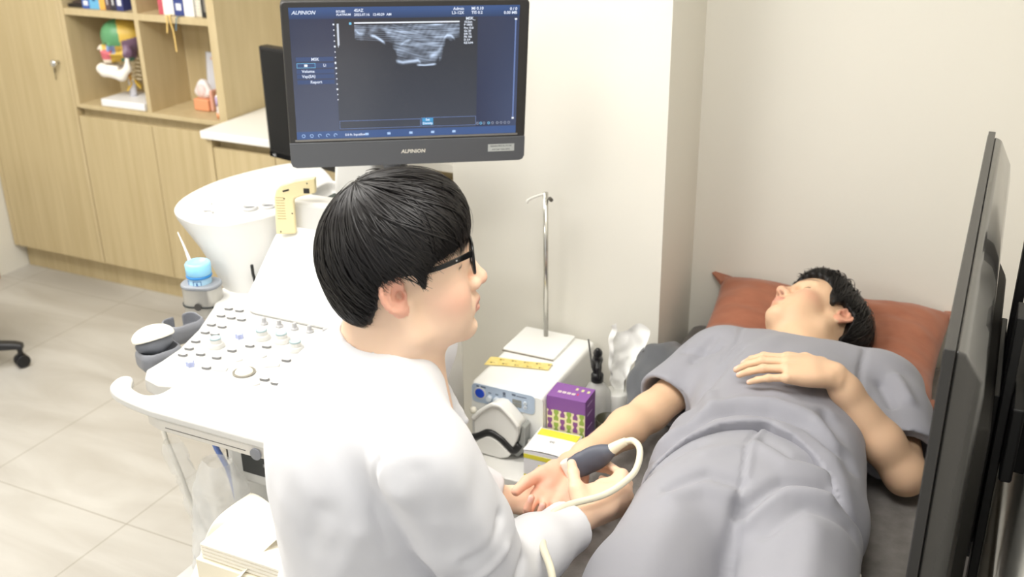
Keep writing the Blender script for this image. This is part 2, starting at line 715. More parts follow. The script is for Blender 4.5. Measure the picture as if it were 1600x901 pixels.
def desk():
    t = thing('desk', 'oak desk cabinet run with a white worktop, right of the shelf unit', 'desk', (-2.05, 3.0, 0))
    top = [(-0.725, -0.02), (0.72, -0.02), (0.72, 0.555), (-0.718, 0.555), (-0.718, 0.02)]
    box('worktop', -0.717, 0.72, -0.022, 0.555, 0.822, 0.852, WHITE_TOP, t, 0.004, 3)
    box('gable', -0.71, -0.685, 0.0, 0.14, 0.0, 0.821, OAK_EDGE, t, 0.001)
    box('carcass', -0.684, 0.71, 0.03, 0.55, 0.12, 0.74, OAK, t)
    box('rail', -0.684, 0.71, 0.045, 0.55, 0.74, 0.821, OAK, t)
    box('kick_board', -0.684, 0.71, 0.06, 0.5, 0, 0.12, OAK, t)
    xs = [-0.682, -0.393, -0.10, 0.19, 0.48, 0.71]
    for a, b in zip(xs[:-1], xs[1:]):
        box('door', a + 0.0015, b - 0.0015, 0.0, 0.019, 0.122, 0.785, OAK, t, 0.0015)


desk()

# ------------------------------------------------------------------ things on the shelves
SH = 1.233


def book(name, label, x0, x1, h, rgb, y0=3.165, dep=0.165, parts=(), z=SH, cat='book'):
    t = thing(name, label, cat, ((x0 + x1) / 2, y0, z), 0, 'books on the upper shelf')
    w = (x1 - x0) / 2
    cm = mat('cover_%d_%d_%d' % rgb, rgb, 0.4)
    bm = bmesh.new()
    bx(bm, -w, w, 0, 0.003, 0, h)
    bx(bm, -w, -w + 0.002, 0.003, dep, 0, h)
    bx(bm, w - 0.002, w, 0.003, dep, 0, h)
    obj('cover', fin(bm), cm, t)
    box('pages', -w + 0.0022, w - 0.0022, 0.0032, dep - 0.004, 0.003, h - 0.004, mat('book_paper', (238, 232, 214), 0.8), t)
    for nm, z0, z1, f, c in parts:
        box(nm, -w * f, w * f, -0.0008, 0.0, z0, z1, mat('print_%d_%d_%d' % c, c, 0.4), t)
    return t


book('book', 'dark blue spined book with white label, leftmost of the standing books', -3.461, -3.422, 0.24, (62, 96, 176), parts=(('label', 0.012, 0.03, 0.6, (235, 238, 245)), ('band', 0.05, 0.2, 1.0, (150, 160, 215))))
book('book', 'sky blue book standing next to the orange book', -3.421, -3.370, 0.235, (108, 180, 222), parts=(('spine_print', 0.03, 0.05, 0.3, (40, 90, 150)), ('spine_print', 0.07, 0.1, 0.6, (210, 230, 245))))
book('book', 'orange yellow spined book', -3.369, -3.338, 0.23, (236, 178, 84))
book('book', 'dark brown book with pale stripe, right of the orange book', -3.337, -3.312, 0.235, (88, 70, 72), parts=(('stripe', 0.02, 0.2, 0.25, (200, 190, 190)),))
book('book', 'black book with white spine lettering, left of a navy book', -3.311, -3.280, 0.23, (52, 50, 58), parts=(('spine_print', 0.02, 0.16, 0.22, (225, 225, 228)),))
book('book', 'navy book with white label against the shelf divider', -3.279, -3.243, 0.235, (58, 66, 122), parts=(('label', 0.02, 0.045, 0.55, (235, 236, 240)),))
book('book', 'crimson red spined book at the start of the right-hand row', -3.062, -3.038, 0.24, (196, 88, 100))
b2 = book('book', 'thick white book with two yellow ribbons hanging below it', -3.037, -2.986, 0.24, (244, 243, 238))
b3 = book('book', 'navy book with white oval label between two white books', -2.985, -2.935, 0.235, (58, 72, 134), parts=(('label', 0.02, 0.045, 0.5, (236, 238, 244)), ('band', 0.06, 0.2, 0.7, (46, 58, 112))))
book('book', 'plain white book to the right of the navy one with the oval label', -2.934, -2.888, 0.23, (246, 245, 242))
rib = mat('ribbon_gold', (226, 192, 118), 0.6)
ribg = mat('ribbon_teal', (88, 116, 128), 0.6)
for par, m_, pts in ((b2, rib, [(0.012, 0.01, 0.001), (0.012, -0.026, 0.001), (0.013, -0.032, -0.03), (0.010, -0.034, -0.062)]), (b2, rib, [(0.0245, 0.01, 0.001), (0.0245, -0.026, 0.001), (0.040, -0.032, -0.06), (0.046, -0.036, -0.13)]), (b3, ribg, [(0.012, 0.01, 0.001), (0.012, -0.026, 0.001), (0.008, -0.032, -0.02), (0.004, -0.034, -0.05)])):
    P = spline([tuple(p) for p in pts], 6)
    bm = bmesh.new()
    loft(bm, [[(p[0] - 0.0035, p[1], p[2]), (p[0] + 0.0035, p[1] - 0.001, p[2]), (p[0] + 0.0035, p[1] - 0.0017, p[2] - 0.0004), (p[0] - 0.0035, p[1] - 0.0007, p[2] - 0.0004)] for p in P])
    obj('ribbon', fin(bm), m_, par, (0, 0, 0))


def notebook():
    t = thing('spiral_notebook', 'white wire-bound notebook standing next to a black book', 'notebook', (-2.868, 3.165, SH), 0, 'books on the upper shelf')
    box('pages', -0.014, 0.014, 0.006, 0.16, 0, 0.225, mat('book_paper', (238, 232, 214), 0.8), t, 0.0005)
    bm = bmesh.new()
    for i in range(20):
        a = np.linspace(0, 2 * math.pi, 13)[:-1]
        pts = [(0.013 * math.cos(q), 0.006 + 0.010 * math.sin(q), 0.008 + i * 0.011) for q in a]
        pts.append(pts[0])
        tube_bm(pts, 0.0009, 5, bm, 1)
    obj('wire_binding', fin(bm), mat('white_wire', (190, 190, 190), 0.4), t, smooth=True)


notebook()
book('book', 'black book at the end of the row against the shelf side panel', -2.850, -2.815, 0.22, (44, 44, 44), parts=(('spine_print', 0.02, 0.12, 0.3, (120, 116, 108)),))


def tablet():
    t = thing('tablet', 'thin black tablet case lying flat on the upper shelf left of the blue books', 'tablet', (-3.51, 3.25, SH))
    o = obj('case', prism(rrect(0.10, 0.16, 0.008), 0, 0.012), mat('black_case', (40, 36, 36), 0.5), t, bevel=0.002)
    obj('flap', prism(rrect(0.06, 0.05, 0.004), 0.0125, 0.018, Matrix.Rotation(R(6), 4, 'Y')), mat('brown_flap', (74, 62, 58), 0.5), t, (0.012, -0.05, 0.002))


tablet()


def skull():
    t = thing('skull_model', 'coloured anatomical skull model with jaw and neck bones on white stand', 'anatomical model', (-3.325, 3.235, 0.843))
    box('base', -0.105, 0.13, -0.088, 0.075, 0, 0.030, mat('white_plastic', (240, 240, 240), 0.35), t, 0.004, 3, rot=(0, 0, R(0)))
    obj('post', lathe([(0.016, 0), (0.014, 0.01), (0.014, 0.07)]), mat('grey_post', (205, 205, 212), 0.4), t, (-0.012, 0.005, 0.030), smooth=True)
    # local frame: face towards -x, centre of head
    F = Field()
    F.ell((0.020, 0, 0.065), (0.085, 0.066, 0.066))
    F.ell((-0.028, 0, 0.060), (0.052, 0.058, 0.058), k=0.03)
    F.cap((-0.068, 0, 0.0), (-0.062, 0, -0.03), 0.026, 0.022, k=0.02)
    for s in (-1, 1):
        F.ell((-0.068, s * 0.030, 0.018), (0.024, 0.019, 0.018), k=0.008, op='sub')
        F.cap((-0.055, s * 0.052, -0.004), (0.008, s * 0.068, 0.0), 0.007, k=0.008)
        F.cap((-0.06, s * 0.045, -0.003), (-0.05, s * 0.05, 0.035), 0.006, k=0.006)
        F.ell((0.016, s * 0.060, 0.004), (0.022, 0.012, 0.024), k=0.012)
    F.ell((-0.092, 0, -0.002), (0.014, 0.010, 0.017), k=0.006, op='sub')
    F.cap((-0.086, 0, 0.02), (-0.096, 0, 0.010), 0.007, 0.005, k=0.006)
    F.cap((-0.03, 0, -0.012), (0.02, 0, -0.012), 0.032, k=0.02)
    me = F.mesh(0.0035, name='skull')
    V = verts(me)
    c = np.tile(lin((222, 186, 84))[:3], (len(V), 1))
    x, y, z = V.T

    def put(mask, rgb):
        c[mask] = lin(rgb)[:3]
    put((x < -0.008 - 0.1 * (z - 0.06)) & (z > 0.028), (96, 156, 108))
    put((x > 0.0) & (z < 0.055 + 0.25 * (x - 0.02)) & (x < 0.07), (124, 98, 122))
    put((x >= 0.065) & (z < 0.06), (170, 140, 120))
    put((x < -0.030) & (z < 0.030) & (x > -0.065), (134, 158, 206))
    put((x < -0.045) & (z < 0.008), (212, 108, 118))
    put((x < -0.083) & (z > 0.006) & (z < 0.03), (236, 222, 205))
    put((x < -0.04) & (z < -0.030), (238, 224, 206))
    put((x > -0.05) & (x < -0.008) & (z < 0.0), (208, 170, 60))
    put((x > -0.012) & (x < 0.04) & (z < -0.024), (70, 138, 116))
    paint(me, c)
    obj('skull', me, vcol_mat('painted_bone', 0.4), t, (-0.025, 0.0, 0.216), (0, R(2), R(42)))
    J = Field()
    bone = mat('jaw_bone', (248, 242, 232), 0.4)
    for s in (-1, 1):
        J.chain([(-0.098, 0, -0.060), (-0.085, s * 0.024, -0.068), (-0.022, s * 0.046, -0.088), (0.006, s * 0.052, -0.062), (0.012, s * 0.055, -0.015)], [0.017, 0.019, 0.019, 0.013, 0.008], k=0.014)
        J.chain([(-0.094, 0, -0.046), (-0.082, s * 0.020, -0.048), (-0.035, s * 0.032, -0.056)], [0.007, 0.007, 0.006], k=0.006)
    jaw = obj('jaw', J.mesh(0.003, name='jaw'), bone, t, (-0.025, 0.0, 0.213), (0, R(-2), R(42)))
    N = Field()
    for i in range(6):
        zc = -0.03 - i * 0.017
        N.ell((0.026 - 0.001 * i, 0, zc), (0.016, 0.021, 0.0095), k=0.004)
        N.cap((0.036, 0, zc), (0.055, 0, zc - 0.004), 0.005, 0.004, k=0.004)
    obj('neck_bones', N.mesh(0.0028, name='neck'), mat('vertebra', (236, 222, 188), 0.45), t, (-0.025, 0.0, 0.216), (0, R(2), R(42)))
    bm = bmesh.new()
    for i in range(5):
        for s in (-1, 1):
            zc = -0.04 - i * 0.016
            tube_bm([(0.02, s * 0.012, zc), (0.018, s * 0.026, zc - 0.005), (0.012, s * 0.042, zc - 0.018)], 0.0024, 6, bm, 4)
    for s in (-1, 1):
        tube_bm([(0.025, s * 0.010, -0.11), (0.015, s * 0.02, -0.135), (-0.002, s * 0.034, -0.158)], 0.004, 6, bm, 4)
        tube_bm([(0.028, s * 0.010, -0.11), (0.035, s * 0.02, -0.13), (0.052, s * 0.022, -0.152)], 0.004, 6, bm, 4)
    obj('nerves', fin(bm), mat('nerve_yellow', (222, 184, 74), 0.4), t, (-0.025, 0.0, 0.216), (0, R(2), R(42)), smooth=True)
    bm = bmesh.new()
    for s in (-1, 1):
        tube_bm([(0.012, s * 0.016, -0.028), (0.008, s * 0.021, -0.07), (0.014, s * 0.016, -0.125)], 0.0028, 6, bm, 6)
    obj('arteries', fin(bm), mat('artery_red', (196, 72, 48), 0.4), t, (-0.025, 0.0, 0.216), (0, R(2), R(42)), smooth=True)


skull()


def tooth_model():
    t = thing('tooth_model', 'small white and orange anatomical model in front of a clear leaflet stand', 'anatomical model', (-2.985, 3.27, 0.843))
    OR = mat('orange_resin', (232, 160, 118), 0.45)
    box('base', -0.038, 0.038, -0.028, 0.028, 0, 0.048, OR, t, 0.006, 3)
    F = Field()
    F.ell((0, 0, 0.072), (0.044, 0.024, 0.026))
    F.ell((0.0, 0, 0.098), (0.026, 0.018, 0.026), k=0.02)
    obj('crown', F.mesh(0.003, name='crown'), mat('model_white', (240, 232, 230), 0.4), t)
    G = Field()
    G.ell((0.004, -0.018, 0.082), (0.022, 0.010, 0.026))
    obj('inlay', G.mesh(0.0025, name='inlay'), mat('model_pink', (236, 210, 206), 0.4), t)
    box('side_block', 0.040, 0.056, -0.02, 0.020, 0.0, 0.085, mat('resin_red', (224, 168, 146), 0.45), t, 0.006, 3)
    t2 = thing('leaflet_stand', 'clear acrylic leaflet stand holding a pale card behind the small model', 'leaflet stand', (-2.975, 3.335, 0.843))
    box('stand', -0.055, 0.055, 0, 0.004, 0, 0.215, mat('acrylic', (225, 228, 234), 0.15, alpha=0.55), t2, rot=(R(-6), 0, 0))
    box('card', -0.05, 0.05, -0.0015, -0.0003, 0.002, 0.212, mat('card_pale', (226, 228, 236), 0.6), t2, rot=(R(-6), 0, 0))
    box('card_heading', -0.03, 0.034, -0.0022, -0.0016, 0.184, 0.196, mat('card_peach', (222, 190, 178), 0.6), t2, rot=(R(-6), 0, 0))
    t3 = thing('tooth_brush', 'slim white and orange dental stick standing beside the shelf side panel', 'dental tool', (-2.842, 3.18, 0.843))
    obj('handle', lathe([(0.0, 0), (0.007, 0.0), (0.008, 0.01), (0.006, 0.05), (0.006, 0.09), (0.0, 0.094)], 12), mat('model_white', (240, 232, 230), 0.4), t3, smooth=True)
    obj('grip', lathe([(0.0, 0), (0.009, 0.0), (0.009, 0.022), (0.0, 0.023)], 12), mat('orange_resin', (232, 160, 118), 0.45), t3, smooth=True)
    obj('band', lathe([(0.0085, 0.05), (0.0085, 0.085)], 12), mat('lilac', (186, 168, 206), 0.5), t3, smooth=True)


tooth_model()


def desk_monitor():
    # slim black monitor standing on the desk, seen at an angle from its front
    t = thing('desk_monitor', 'slim black switched-off monitor on the desk behind the ultrasound screen', 'monitor', (-1.99, 2.737, 0.853), R(-12))
    BK = mat('black_plastic', (26, 26, 28), 0.35)
    w = 0.305
    box('housing', -w, w, -0.012, 0.025, 0.008, 0.382, BK, t, 0.004, 3)
    box('screen', -w + 0.012, w - 0.012, -0.0135, -0.0118, 0.034, 0.370, mat('dark_screen', (22, 23, 25), 0.25), t)
    box('lower_trim', -w + 0.002, w - 0.002, -0.0145, -0.0118, 0.010, 0.028, mat('gloss_black', (14, 14, 15), 0.12), t, 0.001)
    text('logo', 'LG', 0.012, frame(Vector((-w + 0.02, -0.0148, 0.019)), Vector((1, 0, 0)), Vector((0, 0, 1)), Vector((0, -1, 0))), mat('logo_white', (230, 230, 230), 0.4), t)
    obj('stand', prism(rrect(0.24, 0.17, 0.03), 0, 0.012), BK, t, (0, 0.40, 0), bevel=0.003)
    box('neck', -0.035, 0.035, 0.36, 0.40, 0.01, 0.25, BK, t, 0.006)
    box('arm', -0.03, 0.03, 0.024, 0.38, 0.19, 0.23, BK, t, 0.006)


desk_monitor()


def office_chair():
    t = thing('office_chair', 'black office chair on castors, only one foot of its star base in view', 'chair', (-3.56, 2.274, 0))
    BK = mat('chair_black', (38, 38, 40), 0.45)
    WH = mat('castor_black', (24, 24, 26), 0.3)
    for i in range(5):
        a = R(36 + 72 * i)
        c, s = math.cos(a), math.sin(a)
        bm = bmesh.new()
        rings = []
        for d, w, z0, z1 in ((0.02, 0.028, 0.075, 0.135), (0.12, 0.025, 0.08, 0.125), (0.22, 0.022, 0.078, 0.108), (0.285, 0.020, 0.075, 0.100), (0.31, 0.017, 0.07, 0.092)):
            rings.append([(d * c - w * s * q, d * s + w * c * q, z) for q, z in ((-1, z0), (1, z0), (1, z1 - 0.006), (0.7, z1), (-0.7, z1), (-1, z1 - 0.006))])
        loft(bm, rings)
        obj('leg', fin(bm), BK, t, smooth=False, bevel=0.003)
        b2_ = bmesh.new()
        wh = lathe([(0.0, -0.010), (0.020, -0.010), (0.026, -0.006), (0.026, 0.006), (0.020, 0.010), (0.0, 0.010)], 20)
        me_ = bpy.data.meshes.new('tmp')
        for sd in (-0.0125, 0.0125):
            bb = lathe([(0.0, -0.009), (0.020, -0.009), (0.0265, -0.005), (0.0265, 0.005), (0.020, 0.009), (0.0, 0.009)], 20, Matrix.Rotation(a + 0.6, 4, 'Z') @ Matrix.Translation((0, sd, 0)) @ Matrix.Rotation(R(90), 4, 'X'))
            bb.to_mesh(me_)
            b2_.from_mesh(me_)
            bb.free()
        wh.free()
        bx(b2_, -0.012, 0.012, -0.004, 0.004, 0.0, 0.045)
        obj('castor', fin(b2_), WH, t, (0.30 * c + 0.012 * s, 0.30 * s - 0.012 * c, 0.0268), smooth=False, bevel=0.001)
    obj('column', lathe([(0.03, 0.07), (0.032, 0.15), (0.026, 0.16), (0.026, 0.28), (0.016, 0.285), (0.016, 0.42)]), BK, t, smooth=True)
    obj('seat', prism(rrect(0.46, 0.44, 0.09), 0.42, 0.50), mat('chair_fabric', (46, 46, 50), 0.8), t, bevel=0.025, seg=4)
    obj('backrest', prism(rrect(0.42, 0.50, 0.10), -0.025, 0.025, Matrix.Translation((0, -0.25, 0.83)) @ Matrix.Rotation(R(84), 4, 'X')), mat('chair_fabric', (46, 46, 50), 0.8), t, bevel=0.02, seg=3)
    box('back_bar', -0.03, 0.03, -0.235, -0.215, 0.40, 0.75, BK, t, 0.006)


office_chair()
# ------------------------------------------------------------------ ultrasound machine
PW = mat('machine_white', (208, 207, 203), 0.35)
PG = mat('machine_grey', (126, 128, 134), 0.4)
PB = mat('machine_beige_grey', (208, 204, 196), 0.4)
BEZ = mat('bezel_charcoal', (46, 45, 44), 0.45)
CHIN = mat('bezel_grey', (84, 86, 90), 0.42)


def ultrasound():
    t = thing('ultrasound_machine', 'white ultrasound machine with keyboard console and lit screen beside the seated doctor', 'ultrasound machine', (-1.367, 1.65, 0))
    ox, oy = -1.367, 1.65

    def L(p):
        return (p[0] - ox, p[1] - oy)
    # ---- console slab
    half = [(-1.465, 1.405), (-1.50, 1.397), (-1.545, 1.408), (-1.566, 1.435), (-1.566, 1.48), (-1.572, 1.54), (-1.598, 1.63), (-1.648, 1.74), (-1.705, 1.83), (-1.695, 1.93), (-1.55, 1.985)]
    out = half + [(max(2 * ox - x, -3) if 2 * ox - x < -1.13 else -1.13 + (2 * ox - x + 1.13) * 0.25, y) for x, y in reversed(half)]
    console = obj('console', prism([L(p) for p in out], 0.822, 0.860), PW, t, bevel=0.009, seg=4)
    # ---- palm rest and front handle
    hl = [(-1.464, 1.425), (-1.461, 1.378), (-1.470, 1.358), (-1.492, 1.350), (-1.530, 1.360), (-1.548, 1.376), (-1.560, 1.392), (-1.574, 1.397), (-1.587, 1.390), (-1.590, 1.372), (-1.578, 1.345), (-1.545, 1.325), (-1.490, 1.313), (-1.430, 1.306)]
    hl = [tuple(p) for p in spline(hl, 4)]
    ho = hl + [(-2.60 - x, y) for x, y in reversed(hl)]
    obj('handle', prism([L(p) for p in ho], 0.842, 0.8625), PW, t, bevel=0.007, seg=4)
    sk = [(-1.465, 1.40), (-1.475, 1.345), (-1.455, 1.318), (-1.42, 1.3075)]
    so = sk + [(-2.60 - x, y) for x, y in reversed(sk)]
    un = obj('handle_underside', prism([L(p) for p in so], 0.818, 0.8425), PB, t, bevel=0.004, seg=3)
    box('seam', -0.035, 0.16, -0.3432, -0.3418, 0.8285, 0.8298, mat('seam_grey', (90, 88, 84), 0.6), un)
    obj('latch', lathe([(0.0, 0), (0.012, 0.0), (0.012, 0.004), (0.0, 0.005)], 20), PG, un, (0.185, -0.3425, 0.829), (R(90), 0, 0))
    obj('screw', lathe([(0.0, 0), (0.006, 0.0), (0.005, 0.006), (0.0, 0.006)], 14), PG, un, (-0.155, -0.315, 0.842), (0, R(180), 0))
    # ---- touch panel
    M = Matrix.Translation((-0.012, 0.090, 0.868)) @ Matrix.Rotation(R(41), 4, 'X')
    outl = [(x, y + 0.1175) for x, y in rrect(0.375, 0.235, 0.04, 6)]
    tp = obj('touch_panel', prism(outl, -0.03, 0.0, M), mat('touch_white', (226, 226, 224), 0.3), t, bevel=0.006, seg=3)
    box('hinge_line', -0.190, 0.166, 0.0855, 0.0880, 0.8595, 0.862, PB, console)
    # ---- knobs and keys on the console
    ring = mat('knob_ring', (150, 168, 172), 0.35)
    for i, (px_, py_) in enumerate([(-1.476, 1.713), (-1.436, 1.716), (-1.396, 1.719), (-1.357, 1.722), (-1.316, 1.723), (-1.277, 1.724)]):
        obj('slider_knob', lathe([(0.0095, 0), (0.0095, 0.003), (0.006, 0.006), (0.005, 0.016), (0.0, 0.017)], 6), mat('slider_grey', (168, 168, 170), 0.4), console, (px_ - ox, py_ - oy, 0.860))
    for px_, py_ in [(-1.434, 1.652), (-1.384, 1.657), (-1.332, 1.637), (-1.50, 1.578)]:
        k = obj('dial', lathe([(0.0185, 0), (0.0185, 0.006), (0.0165, 0.009), (0.0165, 0.010), (0.0125, 0.0105), (0.0125, 0.020), (0.011, 0.022), (0.0, 0.022)], 32), PW, console, (px_ - ox, py_ - oy, 0.860), smooth=False, bevel=0.0006)
        obj('dial_ring', lathe([(0.0128, 0.0), (0.0128, 0.0022), (0.0122, 0.003), (0.0095, 0.003), (0.0090, 0.0022), (0.0090, 0.0)], 32), ring, k, (0, 0, 0.0195))
    for px_, py_ in [(-1.48, 1.632), (-1.489, 1.484), (-1.273, 1.582)]:
        star = []
        for q in range(10):
            rr = 0.0095 if q % 2 == 0 else 0.0055
            star.append((rr * math.cos(q * math.pi / 5), rr * math.sin(q * math.pi / 5)))
        obj('star_knob', prism(star, 0, 0.011), mat('star_blue', (170, 178, 212), 0.4), console, (px_ - ox, py_ - oy, 0.860))
    keys = [(-1.603, 1.743), (-1.573, 1.745), (-1.594, 1.705), (-1.565, 1.706), (-1.537, 1.708), (-1.582, 1.658), (-1.553, 1.66), (-1.568, 1.621), (-1.541, 1.622), (-1.557, 1.577), (-1.546, 1.544), (-1.538, 1.515), (-1.505, 1.533), (-1.463, 1.535), (-1.452, 1.49), (-1.455, 1.575), (-1.434, 1.609), (-1.398, 1.621), (-1.32, 1.587), (-1.309, 1.5), (-1.278, 1.496), (-1.272, 1.541), (-1.245, 1.60), (-1.225, 1.655), (-1.20, 1.70), (-1.21, 1.56), (-1.18, 1.62)]
    KM = mat('key_white', (216, 216, 214), 0.35)
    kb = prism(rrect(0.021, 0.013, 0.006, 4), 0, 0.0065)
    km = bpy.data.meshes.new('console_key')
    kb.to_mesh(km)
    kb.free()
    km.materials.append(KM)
    km.materials.append(mat('key_side_shade', (128, 128, 128), 0.6))  # grey side faces: painted shade around the white key tops
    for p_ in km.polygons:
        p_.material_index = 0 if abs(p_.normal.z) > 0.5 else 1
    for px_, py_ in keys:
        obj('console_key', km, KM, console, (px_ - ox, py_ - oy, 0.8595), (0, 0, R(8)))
    for px_, py_, a in [(-1.422, 1.551, -28), (-1.387, 1.583, -8), (-1.334, 1.556, 30), (-1.422, 1.497, 20), (-1.322, 1.482, -30)]:
        obj('ring_key', prism(rrect(0.032, 0.016, 0.003, 2), 0, 0.005), KM, console, (px_ - ox, py_ - oy, 0.8595), (0, 0, R(a)), bevel=0.001)
    tb = obj('trackball', lathe([(0.024, 0.0), (0.024, 0.003), (0.020, 0.0035), (0.0195, 0.002)], 36), mat('track_ring', (132, 128, 118), 0.35), console, (0, 1.507 - oy, 0.860), smooth=False)
    obj('ball', lathe([(0.0195, 0.001), (0.0185, 0.004), (0.015, 0.0075), (0.008, 0.010), (0.0, 0.0105)], 32), mat('ball_ivory', (238, 234, 218), 0.2), tb, smooth=True)

    # ---- probe holders on the left edge: open cups
    def holder(cx, cy, ang):
        F = Field()
        Rm = np.array(Matrix.Rotation(R(-ang), 3, 'Z'))
        c = np.array((cx, cy, 0.845))
        F.rbox(c, (0.036, 0.046, 0.030), 0.024, Rm, k=0.004)
        F.rbox(c + (0, 0, 0.02), (0.029, 0.039, 0.042), 0.020, Rm, k=0.003, op='sub')
        F.rbox(c + Rm.T @ np.array((-0.034, 0.004, 0.0)), (0.022, 0.010, 0.06), 0.004, Rm, k=0.003, op='sub')
        return F.mesh(0.0022, name='probe_holder')
    for cx, cy, a in ((-1.607, 1.515, -22), (-1.655, 1.645, -22)):
        obj('probe_holder', holder(cx - ox, cy - oy, a), PG, t)
    # ---- silver gel warmer
    M = Matrix.Rotation(R(20), 4, 'Z')
    gw = obj('gel_warmer', prism([(x, y) for x, y in rrect(0.092, 0.068, 0.030, 7)], 0, 0.072, M), mat('silver_plastic', (186, 184, 178), 0.3, 0.55), t, (-1.702 - ox, 1.770 - oy, 0.822), bevel=0.003)
    obj('warmer_rim', prism([(x, y) for x, y in rrect(0.096, 0.072, 0.032, 7)], 0, 0.010, M), mat('rim_grey', (140, 144, 150), 0.35), gw, (0, 0, 0.070), bevel=0.004, seg=3)
    F_ = lathe([(0.0, -0.0005), (0.009, -0.0005), (0.009, 0.002), (0.0, 0.002)], 16)
    obj('warmer_port', F_, mat('port_dark', (70, 68, 66), 0.4), gw, (0.012, -0.0342, 0.030), (R(90), 0, R(20)))
    bmc = bmesh.new()
    loft(bmc, [[(1.02 * x, 1.02 * y, z) for x, y in rrect(0.096, 0.072, 0.032, 7)] for z in (0, 0.004)])
    obj('warmer_gasket', fin(bmc), mat('gasket', (60, 62, 60), 0.6), gw, (0, 0, 0.0258), (0, 0, R(20)))

    # ---- rear caddy wing
    top = spline([(-1.76, 1.822), (-1.83, 1.848), (-1.872, 1.895), (-1.893, 1.97), (-1.885, 2.08), (-1.83, 2.20), (-1.765, 2.27), (-1.69, 2.262), (-1.58, 2.17), (-1.535, 2.09), (-1.585, 2.03), (-1.590, 1.95), (-1.63, 1.885), (-1.675, 1.838), (-1.76, 1.822)], 4)[:-1]
    neck = np.array([(-1.66 + 0.075 * math.cos(a), 1.98 + 0.16 * math.sin(a)) for a in np.linspace(0, 2 * math.pi, 400)])
    base_pts = []
    cen = np.array((-1.70, 2.02))
    for p in top[:, :2]:
        d = p - cen
        a = math.atan2(d[1] / 0.17, d[0] / 0.085)
        base_pts.append((-1.650 + 0.105 * math.cos(a), 1.975 + 0.150 * math.sin(a)))
    base_pts = np.array(base_pts)
    rings = []
    for f, z in ((0.0, 0.80), (0.0, 0.845), (0.10, 0.872), (0.55, 0.95), (0.95, 1.015), (1.0, 1.033)):
        q = base_pts * (1 - f) + top[:, :2] * f
        rings.append([(x - ox, y - oy, z + (0.0 if z < 0.9 else (y - 1.9) * 0.05 * f)) for x, y in q])
    bm = bmesh.new()
    loft(bm, rings)
    wing = obj('probe_caddy', fin(bm), PW, t, bevel=0.007, seg=3)
    CUP = mat('cup_grey', (196, 196, 196), 0.4)
    for cx, cy in ((-1.672, 1.938), (-1.638, 1.968)):
        c = obj('cup', lathe([(0.012, 0.0), (0.0185, 0.0), (0.0185, 0.009), (0.0155, 0.009), (0.0145, 0.0035)], 24), CUP, t, (cx - ox, cy - oy, 1.0335), smooth=True)
        obj('cup_floor', lathe([(0.0, 0.001), (0.0150, 0.001), (0.0150, 0.0045), (0.0, 0.0045)], 24), mat('cup_dark', (120, 120, 120), 0.5), c)
    for cx, cy, s in ((-1.80, 1.92, 1.0), (-1.755, 1.875, 0.9)):
        pts = [(0.017 * s * math.cos(a), 0.017 * s * math.sin(a), 0) for a in np.linspace(0.3, 2.7, 9)]
        tube('slot_edge', [(x + cx - ox, y + cy - oy, 1.0355) for x, y, z in pts], 0.0022, CUP, wing, 6, 3)
    for i in range(4):
        box('indicator', -1.86 + 0.018 * i - ox, -1.85 + 0.018 * i - ox, 1.975 + 0.018 * i - oy, 1.978 + 0.018 * i - oy, 1.030, 1.0385, CUP, wing)
    # tray to the right of the caddy
    F = Field()
    F.rbox((-1.475 - ox, 2.0 - oy, 1.045), (0.085, 0.085, 0.042), 0.012)
    F.rbox((-1.47 - ox, 2.02 - oy, 1.078), (0.055, 0.050, 0.022), 0.014, k=0.004, op='sub')
    obj('tray', F.mesh(0.0035, name='tray'), PW, t)
    box('tray_pad', -1.505 - ox, -1.43 - ox, 1.985 - oy, 2.06 - oy, 1.0555, 1.062, mat('pad_dark_green', (54, 62, 56), 0.6), t, 0.002)
    # ---- body, drive slot, base, castors
    box('body', -1.45 - ox, -1.13 - ox, 1.505 - oy, 2.02 - oy, 0.14, 0.825, PW, t, 0.018, 4)
    fr = box('drive_panel', -1.375 - ox, -1.13 - ox, 1.440 - oy, 1.512 - oy, 0.640, 0.738, PW, t, 0.010, 3)
    box('drive_slot', -1.342 - ox, -1.17 - ox, 1.4375 - oy, 1.446 - oy, 0.668, 0.712, mat('slot_black', (52, 54, 54), 0.3), t, 0.002)
    for a in range(2):
        box('drive_mark', -1.285 + a * 0.022 - ox, -1.269 + a * 0.022 - ox, 1.4365 - oy, 1.4377 - oy, 0.694, 0.701, mat('slot_grey', (150, 150, 150), 0.4), t)
    box('base', -1.60 - ox, -1.13 - ox, 1.30 - oy, 2.10 - oy, 0.10, 0.17, mat('base_grey_blue', (112, 118, 136), 0.45), t, 0.03, 4)
    for sx in (-1.56, -1.17):
        for sy in (1.36, 2.04):
            c = obj('castor', lathe([(0.0, -0.02), (0.04, -0.02), (0.05, -0.012), (0.05, 0.012), (0.04, 0.02), (0.0, 0.02)], 24, Matrix.Rotation(R(90), 4, 'Y')), mat('castor_grey', (70, 72, 76), 0.5), t, (sx - ox, sy - oy, 0.0505))
    hk = obj('side_hook', lathe([(0.0, 0), (0.03, 0.0), (0.034, 0.006), (0.03, 0.014), (0.0, 0.016)], 24), PG, t, (-1.452 - ox, 1.56 - oy, 0.69), (0, R(-90), 0), smooth=True)
    # ---- monitor column and joint
    bm = bmesh.new()
